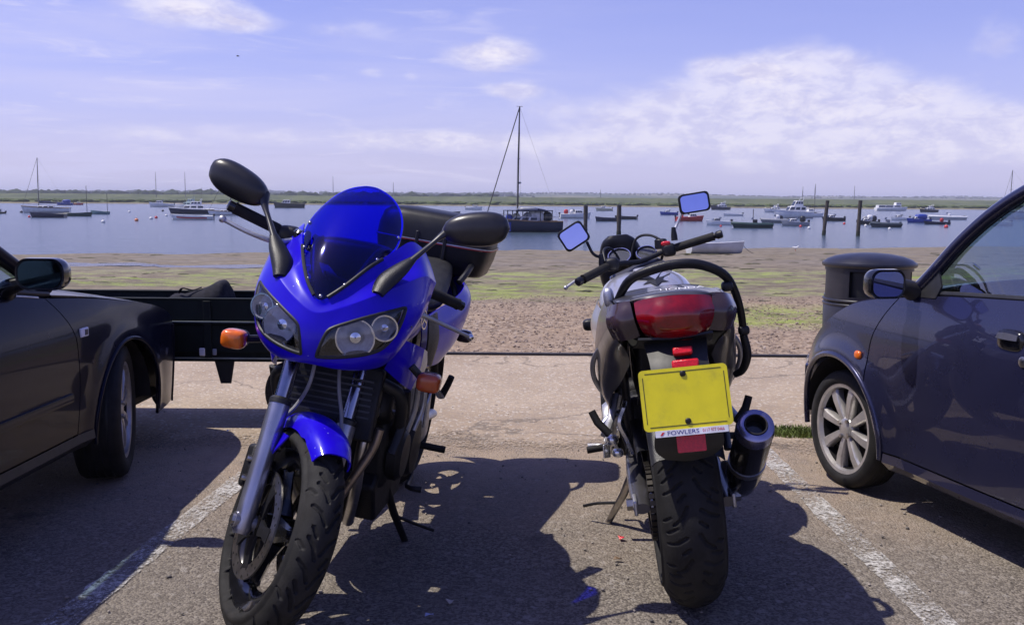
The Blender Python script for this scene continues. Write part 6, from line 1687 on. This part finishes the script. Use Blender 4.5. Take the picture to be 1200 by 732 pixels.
    if kind == 'ferry':
        cabin(-.46 * L, .30 * L, B * .44, fb * .9, fb * 1.3, WHITE, .05)
        for i in range(6):
            for s in (-1, 1): mk('window', box((-.42 * L + i * .075 * L, s * B * .445, fb * 1.62), (.055 * L, .05, fb * .5)), bmat('blue_pane', (.05, .08, .17), .2), root)
        cabin(.12 * L, .30 * L, B * .36, fb * 2.2, fb * 1.0, WHITE, .1, True, 'wheelhouse')
    if kind == 'yacht':
        e = extra or {}
        cabin(-.18 * L, .22 * L, B * .30, fb * .9, fb * .62, e.get('cabin', WHITE), .5)
        mh = e['mast']; xm = e.get('xm', .06) * L; rr = e.get('mr', .09)
        m = mk('mast', tube([(xm, 0, fb), (xm - .005 * mh, 0, fb + mh * .6), (xm - .012 * mh, 0, fb + mh)], [rr, rr, rr * .75], 10), e.get('mm', MAST), root)
        mk('boom', cyl((xm - .1, 0, fb * 2.1), (xm - .40 * L, 0, fb * 2.05), .09, seg=8), e.get('mm', MAST), root)
        mk('sail_cover', tube([(xm - .15, 0, fb * 2.25), (xm - .2 * L, 0, fb * 2.3), (xm - .38 * L, 0, fb * 2.15)], [.20, .17, .08], 8, 3), SAILC, root, 60)
        top = (xm - .012 * mh, 0, fb + mh)
        mk('forestay', cyl((.50 * L, 0, fb * 1.45), top, e.get('fr', .035), seg=6), e.get('mm', MAST), root)
        mk('backstay', cyl((-.49 * L, 0, fb), top, .012, seg=5), STEEL, root)
        for s in (-1, 1):
            mk('shroud', tube([(xm - .1, s * B * .46, fb), (xm - .1, s * B * .22, fb + mh * .55), top], .012, 5), STEEL, root)
            mk('spreader', cyl((xm, 0, fb + mh * .55), (xm - .1, s * B * .22, fb + mh * .55), .03, seg=6), e.get('mm', MAST), root)
        mk('guard_rail', tube([(-.48 * L, -B * .40, fb + .55), (0, -B * .48, fb + .6), (.46 * L, 0, fb * 1.4 + .6), (0, B * .48, fb + .6), (-.48 * L, B * .40, fb + .55)], .02, 5, 5), STEEL, root)
    if extra and extra.get('canopy'):
        mk('canopy', sball((-.10 * L, 0, fb * 1.9), (.26 * L, B * .44, fb * .95), 3), extra['canopy'], root, 60)
    if extra and extra.get('gear'):
        for i, (dx, hgt, mt) in enumerate(extra['gear']):
            mk('deck_gear', sball((dx * L, rng.uniform(-.1, .1) * B, fb + hgt / 2), (hgt * .45, hgt * .35, hgt / 2), 2.6), mt, root, 60)
    if extra and extra.get('pole'):
        mk('mast', cyl((extra.get('pole_x', -.3) * L, 0, 0), (extra.get('pole_x', -.3) * L, 0, extra['pole']), .05, seg=6), MASTD, root)
    return root

# --- left of the blue motorcycle
boat(-6, 7.5, 250, 'rib', 'dark inflatable boat cut by the left edge of the picture', DARK, -1, 10)
boat(32, 81, 249, 'yacht', 'white yacht with two thin spars, moored farthest left', WHITE, -1, 14, extra=dict(mast=11.0, xm=.16, canopy=None))
boat(39, 77.5, 254.6, 'dinghy', 'dark blue open dinghy lying in front of the white yacht', NAVY, -1, 5, extra=dict(oars=1, rail=NAVY), fb=.62)
boat(78, 108, 253, 'dinghy', 'dark green open boat with a short mast, behind the dark blue dinghy stern', GREEN, 1, 6, extra=dict(pole=5.6, pole_x=.34, oars=1), fb=.52)
boat(108, 129, 250.8, 'dinghy', 'pale teal low boat with a thin pole, beside the dark green one', TEAL, -1, -6, extra=dict(pole=4.3, pole_x=-.45, oars=1), fb=.55)
boat(70, 87, 240.2, 'cabin', 'small boat under a blue cover behind the left-hand yacht', BLUEB, -1, 12, extra=dict(canopy=BLUEB))
boat(87, 99, 240.0, 'cabin', 'small red motor boat near the far shore on the left', REDB, 1, 10)
boat(178, 205, 242.2, 'cabin', 'white cabin motor boat close to the far shore, left of the tall mirror', WHITE, -1, 8)
boat(207, 237, 244.6, 'cruiser', 'white cruiser with pale green windows behind the navy hulled boat', WHITE, -1, -8, extra=dict(cabin=bmat('pale_teal', (.42, .55, .52))))
boat(202, 250, 250.2, 'work', 'navy hulled launch with a low white top', NAVY, -1, 10, fb=.95, extra=dict(deck=WHITE, rail=WHITE))
boat(204, 250, 257.0, 'dinghy', 'long low white skiff with red stripe, nearest on the left', WHITE, -1, 6, fb=.58, extra=dict(stripe=REDB))
boat(247, 284, 252.0, 'yacht', 'white yacht with dark mast, seen below the tall black mirror', WHITE, -1, 12, extra=dict(mast=9.0, xm=-.15, mm=MASTD))
boat(323, 357, 243.4, 'cabin', 'dark hulled cabin boat left of the blue windscreen', DARK, -1, 8, extra=dict(cabin=WHITE))
# --- between the motorcycles
boat(514, 538, 250.8, 'dinghy', 'dark dinghy half hidden behind the top box', DARK, 1, 6, extra=dict(oars=1))
boat(545, 564, 245.6, 'cabin', 'small white motor boat behind the black mirror of the blue motorcycle', WHITE, 1, -10)
big = boat(569, 656, 271.2, 'yacht', 'large navy yacht with a tall mast under awnings, in mid channel', NAVY, -1, 12, fb=1.15,
           extra=dict(mast=13.0, xm=.08, mr=.10, fr=.06, mm=MASTD, gear=[(-.2, 1.3, WHITE), (-.05, 1.1, GREY), (-.32, 1.2, DARK), (.1, 1.0, CREAM), (-.12, 1.25, WHITE), (.2, .9, BLUEB)]))
Lb = 88 * on_water(617, 271.2)[1] / FPX
mk('awning', box((-.06 * Lb, 0, 2.45), (.62 * Lb, 2.4, .10)), NAVY, big, bevel=.03)
for x in (-.36, -.20, -.02, .12, .24):
    for s in (-1, 1): mk('awning_post', cyl((x * Lb, s * 1.1, 1.0), (x * Lb, s * 1.1, 2.45), .06, seg=8), DARK, big)
mk('sprayhood', sball((-.05 * Lb, 0, 2.6), (1.2, 1.0, .30), 2.6), GREY, big, 60)
mk('blue_drum', cyl((.22 * Lb, 1.3, .1), (.22 * Lb, 1.3, 1.1), .20, seg=12), BLUEB, big)
mk('mast_lamp', sball((.08 * Lb - .25, 0, 5.6), (.16, .14, .12), 2.2), GREY, big)
mk('masthead_gear', tube([(.08 * Lb - .5, 0, 14.2), (.08 * Lb + .2, 0, 14.2)], .03, 6), MASTD, big)
boat(655, 690, 255.4, 'cabin', 'white motor boat with red gear, right of the large navy yacht', WHITE, 1, 8, extra=dict(gear=[(-.3, 1.0, REDB), (-.1, .9, WHITE)]))
boat(697, 716, 246.8, 'cabin', 'pale yellow small boat near the far bank between two piles', CREAM, -1, 10)
boat(697, 721, 258.8, 'dinghy', 'navy rowing boat lying left of the right-hand pile of the pair', NAVY, -1, 8, extra=dict(oars=1), fb=.55)
boat(720, 744.5, 256.6, 'dinghy', 'dark dinghy with outboard right of the same pile', DARK, -1, -8, fb=.5)
# --- right of the silver motorcycle
boat(772, 792, 251.6, 'cabin', 'small blue motor boat left of the raised silver mirror', BLUEB, -1, 8)
boat(831, 853, 245.6, 'cruiser', 'dark hulled cruiser with white wheelhouse right of the raised mirror', NAVY, -1, 8)
boat(790, 822, 258.6, 'cabin', 'red and white speedboat behind the raised mirror stem', REDB, 1, 8, extra=dict(cabin=WHITE, gear=[(-.3, .9, REDB)]))
boat(846, 868, 252.6, 'dinghy', 'plain white skiff beyond the dark inflatable with console', WHITE, -1, 6)
boat(826, 855, 263.2, 'cabin', 'white open motor boat left of the dark inflatable with console', WHITE, -1, 8, extra=dict(cabin=GREY))
boat(857, 902, 266.6, 'rib', 'large dark green inflatable boat with console and outboard, nearest of the moored boats', GREEN, -1, 6, fb=.42, extra=dict(console=DARK, pole=2.6, pole_x=-.02))
boat(890, 921, 260.8, 'rib', 'grey inflatable boat beyond the dark green one', GREY, -1, 8, extra=dict(gear=[(-.1, 1.0, WHITE), (-.25, .9, DARK)]))
boat(905, 949, 255.2, 'cruiser', 'big white flybridge cruiser left of the two leaning piles', WHITE, -1, 8, fb=1.35)
boat(936, 962, 253.8, 'work', 'white boat with tall wheelhouse just left of the leaning pile', WHITE, 1, 8, extra=dict(pole=8.0, pole_x=.1))
boat(893, 915, 248.6, 'cruiser', 'small white cruiser behind the flybridge cruiser', WHITE, -1, 6)
boat(914, 945, 264.2, 'cabin', 'low grey white launch in front of the flybridge cruiser', GREY, -1, 6, extra=dict(gear=[(-.3, 1.0, DARK)]))
boat(961, 987, 258.6, 'cabin', 'dark speedboat between the two leaning piles', DARK, -1, 8)
boat(1001, 1027, 262.6, 'cabin', 'dark launch with crates aboard at the right-hand leaning pile', DARK, -1, 6, extra=dict(gear=[(-.1, 1.1, WHITE), (.1, .9, GREY), (-.3, 1.0, DARK)]))
boat(1018, 1052, 265.8, 'rib', 'dark grey inflatable boat right of the leaning piles', bmat('slate', (.06, .075, .085)), -1, 6, fb=.40, extra=dict(console=GREY))
boat(1022, 1059, 246.8, 'ferry', 'long white houseboat with blue panes moored by the far bank', WHITE, 1, 5, fb=1.1)
boat(1074, 1095, 248.4, 'work', 'dark workboat with white cabin by the far bank on the right', DARK, -1, 8)
boat(1041, 1063, 257.8, 'cabin', 'white cabin boat left of the blue covered boat', WHITE, -1, 8)
boat(1060, 1087, 260.6, 'cabin', 'boat under a bright blue cover', BLUEB, -1, 6, extra=dict(canopy=BLUEB))
boat(1085, 1127, 257.0, 'rib', 'long white inflatable boat right of the blue covered boat', WHITE, -1, 6, fb=.5, extra=dict(console=WHITE))
boat(1080, 1109, 262.6, 'dinghy', 'dark dinghy with red gear below the long white inflatable', NAVY, -1, 6, extra=dict(gear=[(-.2, .7, REDB)]))
boat(1155, 1182, 263.6, 'cabin', 'white motor boat seen through the hatchback side window', WHITE, -1, 8)
boat(1165, 1225, 256.0, 'yacht', 'white yacht whose mast rises above the hatchback roof line', WHITE, -1, 10, extra=dict(mast=10.2, xm=.30, fr=.03))

# --- dinghy drawn up on the foreshore
def beach_dinghy():
    Y = 58.5; X = (838 - 600) / FPX * Y
    z = float(beach_z(X, Y))
    root = thing('dinghy', 'small grey white dinghy lying aground at the water edge', 'dinghy', Matrix.Translation((X, Y, z + .12)) @ Matrix.Rotation(R(8), 4, 'Z') @ Matrix.Rotation(R(-6), 4, 'X'))
    G = hull_grid(3.4, 1.45, .48, .35, .86, .12)
    mk('hull', join(sheet(G, .03), (G[0], [tuple(range(13))])), bmat('dinghy_grey', (.46, .47, .49)), root, 50)
    mk('gunwale', tube(np.vstack([G[:, 0], G[::-1, -1], G[:1, 0]]), .035, 8), WHITE, root, 60)
    for t in (-.8, .35): mk('thwart', box((t, 0, .36), (.24, 1.15, .03)), WOOD, root)
    mk('sole', sheet(A([[(r[0][0], -abs(r[2][1]) * .8, .06), (r[0][0], abs(r[2][1]) * .8, .06)] for r in G.tolist()])), GREY, root)
    mk('painter', tube([(1.7, 0, .5), (2.1, .05, .1), (2.6, .2, -.1)], .015, 6, 4), MASTD, root)
beach_dinghy()

# --- mooring piles
def pile(px, wl, top, w, lean, label):
    X, Y = on_water(px, wl)
    h = (wl - top) / FPX * Y
    root = thing('mooring_pile', label, 'pile', Matrix.Translation((X, Y, SEA)) @ Matrix.Rotation(R(lean), 4, 'Y'), 'wooden mooring piles standing in the water')
    S = []
    for t in np.linspace(0, 1, 9):
        r = w / 2 * (1 + .06 * math.sin(9 * t + px))
        S.append([(r * math.cos(a) * (1 + .06 * math.sin(3 * a)), r * math.sin(a), -1.0 + (h + 1.0) * t) for a in np.arange(14) * 2 * math.pi / 14])
    mk('timber', loft(S), PILE, root, 50)
    mk('weed_band', tube([(0, 0, -.2), (0, 0, .5)], [w * .56, w * .53], 14), pbr('pile_weed', (.020, .026, .012), .9), root, 50)
    mk('iron_cap', cyl((0, 0, h - .10), (0, 0, h + .02), w * .53, seg=14), MASTD, root)
pile(685, 273, 241, .46, 0, 'left-hand timber pile of the pair between the motorcycles')
pile(724, 276, 240.5, .46, 0, 'timber pile just above the silver motorcycle handlebar, right of its twin')
pile(963.5, 275, 235, .40, 4, 'leaning dark pile left of its twin, above the litter bin')
pile(1003.5, 276, 235, .40, 1.5, 'tall dark pile nearest the hatchback, right of its twin')

# --- buoys
bu = {'w': bmat('buoy_white', (.75, .74, .72)), 'r': bmat('buoy_red', (.62, .05, .05)), 'o': bmat('buoy_orange', (.70, .22, .08)), 'k': bmat('buoy_dark', (.05, .05, .055))}
def buoy(px, py, c, d, label):
    X, Y = on_water(px, py)
    r = d / 2 * Y / FPX
    root = thing('mooring_buoy', label, 'buoy', Matrix.Translation((X, Y, SEA)), 'mooring buoys')
    mk('float', sball((0, 0, r * .45), (r, r, r * .95), 2.1, 16, 10), bu[c], root, 60)
    mk('eye', ring([(r * .22 + .03 * math.cos(q), .03 * math.sin(q)) for q in np.arange(6) * 2 * math.pi / 6], (0, 0, r * 1.5), (0, 1, 0), 14), STEEL, root)
buoy(122, 260.5, 'w', 4.6, 'white buoy nearest the camera on the left')
buoy(161, 258.6, 'o', 4.4, 'orange and white buoy right of the nearest white one')
buoy(178, 256.6, 'w', 4.0, 'white buoy just left of the red one near the striped skiff')
buoy(184, 255.4, 'r', 3.6, 'red buoy by the bow of the striped white skiff')
buoy(196, 253.0, 'w', 3.0, 'small white buoy by the navy launch bow')
buoy(153, 248.8, 'w', 3.0, 'pale buoy farthest out on the left')
buoy(192, 247.4, 'k', 2.8, 'small dark buoy left of the navy launch')
buoy(27, 249.0, 'k', 3.4, 'dark buoy left of the white yacht bow')
buoy(36, 254.4, 'r', 3.0, 'dull red buoy at the dark blue dinghy bow')
buoy(1106, 266.4, 'r', 4.6, 'bright red buoy right of the moored boats')
buoy(946, 267.6, 'w', 3.6, 'white buoy below the grey white launch')
buoy(936, 265.6, 'r', 3.2, 'red buoy at the stern of the grey white launch')
buoy(1012, 265.0, 'w', 3.4, 'white buoy at the right-hand leaning pile')
buoy(1040, 268.6, 'w', 3.4, 'white buoy under the dark grey inflatable')
buoy(987, 262.4, 'r', 3.0, 'small red buoy between the leaning piles')
buoy(843, 265.2, 'r', 2.8, 'small red buoy by the white open motor boat')

# --- thin masts and towers far beyond the marsh
def far_mast(px, y0, y1, D, label, lattice=False):
    X = (px - 600) / FPX * D
    z1 = CAMH + (hz_at(px) - y0) / FPX * D
    root = thing('distant_mast', label, 'mast', Matrix.Translation((X, D, -1.5)))
    mk('pole', tube([(0, 0, 0), (0, 0, (z1 + 1.5) * .6), (0, 0, z1 + 1.5)], [.30 * D / 800, .24 * D / 800, .14 * D / 800], 8), MAST, root)
    mk('crosstree', cyl((-.9, 0, (z1 + 1.5) * .72), (.9, 0, (z1 + 1.5) * .72), .06 * D / 800, seg=6), MAST, root)
far_mast(185, 202, 229, 780, 'thin mast beyond the marsh above the white cabin boat')
far_mast(219, 202, 229, 780, 'thin mast beyond the marsh left of the tall black mirror')
far_mast(391, 207, 228, 1100, 'thin mast on the skyline above the left edge of the blue windscreen')
far_mast(461, 214, 228, 1100, 'thin mast on the skyline right of the blue windscreen')
far_mast(702, 222, 233, 1200, 'faint mast on the skyline between the two timber piles')
far_mast(937, 219, 234, 900, 'faint mast above the white boat with tall wheelhouse')
far_mast(951, 219, 234, 900, 'faint mast just left of the left-hand leaning pile')
far_mast(997, 218, 234, 900, 'faint mast just left of the right-hand leaning pile')

# --- small things lying about
def litter():
    def at(px, py):
        a = fwd + rt * ((px - 600) / FPX) + up * ((366 - py) / FPX); t = -CAMH / a.z
        return a.x * t, a.y * t
    def scrap(px, py, sx, sy, mt, label, nm, cat, rz):
        X, Y = at(px, py)
        P = [(-.5, -.4), (-.1, -.5), (.45, -.35), (.5, .2), (.1, .5), (-.4, .42)]
        V = [(a * sx, b * sy, .004 + .004 * ((i * 7) % 3)) for i, (a, b) in enumerate(P)]
        g = (A(V + [(x, y, z + .0015) for x, y, z in V]), [tuple(range(6))[::-1], tuple(range(6, 12))] + [(i, (i + 1) % 6, 6 + (i + 1) % 6, 6 + i) for i in range(6)])
        o = mk(nm, xf(g, Matrix.Translation((X, Y, .004)) @ Matrix.Rotation(R(rz), 4, 'Z')), mt, None, 0); tag(o, label, cat)
    scrap(728, 633, .022, .026, REDR, 'scrap of red plastic left of the silver motorcycle rear tyre', 'plastic_scrap', 'litter', 20)
    scrap(503, 724, .026, .008, bmat('wrapper', (.35, .38, .62)), 'small bluish wrapper in the shadow at the bottom edge', 'wrapper', 'litter', 8)
    scrap(527, 708, .018, .028, bmat('paper', (.42, .38, .36)), 'crumpled pale paper in the shadow of the blue motorcycle', 'paper_scrap', 'litter', 40)
    scrap(268, 507, .022, .016, WHITE, 'white paper scrap left of the blue motorcycle fork', 'paper_scrap', 'litter', 10)
    scrap(724, 658, .03, .016, WOOD, 'tan leaf lying below the red scrap', 'leaf', 'leaf', -15)
    # gull standing by the water
    Y = 66.0; X = (931 - 600) / FPX * Y
    g = thing('gull', 'white gull standing by the water edge above the litter bin', 'bird', Matrix.Translation((X, Y, float(beach_z(X, Y)))))
    S = []
    for x, r, z in ((-.24, .012, .30), (-.15, .045, .27), (-.02, .085, .24), (.08, .080, .25), (.15, .045, .31), (.18, .045, .36), (.22, .035, .375), (.26, .010, .36)):
        S.append([(x, r * math.cos(q), z + r * math.sin(q)) for q in np.arange(10) * 2 * math.pi / 10])
    mk('body', loft([list(r) for r in np.stack([cr(A(S)[:, j], 3) for j in range(10)], 1)]), WHITE, g, 60)
    for s in (-1, 1): mk('leg', cyl((.02, .03 * s, 0), (.02, .03 * s, .20), .008, seg=6), ORANGE, g)
    b = thing('flying_bird', 'tiny dark bird high in the sky left of centre', 'bird', Matrix.Translation((-28.2, 100, CAMH + 14.3)))
    mk('body', sball((0, 0, 0), (.17, .05, .05), 2), DARK, b, 60)
    for s in (-1, 1): mk('wing', sheet(patch([[(.06, 0, 0), (.05, s * .15, .07), (-.02, s * .32, .03)], [(-.06, 0, 0), (-.05, s * .15, .06), (-.05, s * .32, .03)]], 4, 4), .004), DARK, b, 60)
litter()

# ---------------------------------------------------------------- haze over the estuary
def haze():
    o = mk('haze', box((0, 1900, 14.5), (9600, 5000, 37.0)), None, None, 0)
    m = bpy.data.materials.new('sea_haze'); m.use_nodes = True
    nt = m.node_tree; nt.nodes.clear()
    v = nt.nodes.new('ShaderNodeVolumePrincipled'); v.inputs['Color'].default_value = (.80, .84, 1.0, 1); v.inputs['Density'].default_value = .00023; v.inputs['Anisotropy'].default_value = 0.0
    out = nt.nodes.new('ShaderNodeOutputMaterial'); nt.links.new(v.outputs[0], out.inputs['Volume'])
    o.data.materials.append(m)
    o['kind'] = 'stuff'; o['label'] = 'pale blue haze over the estuary and far shore'; o['category'] = 'haze'
haze()
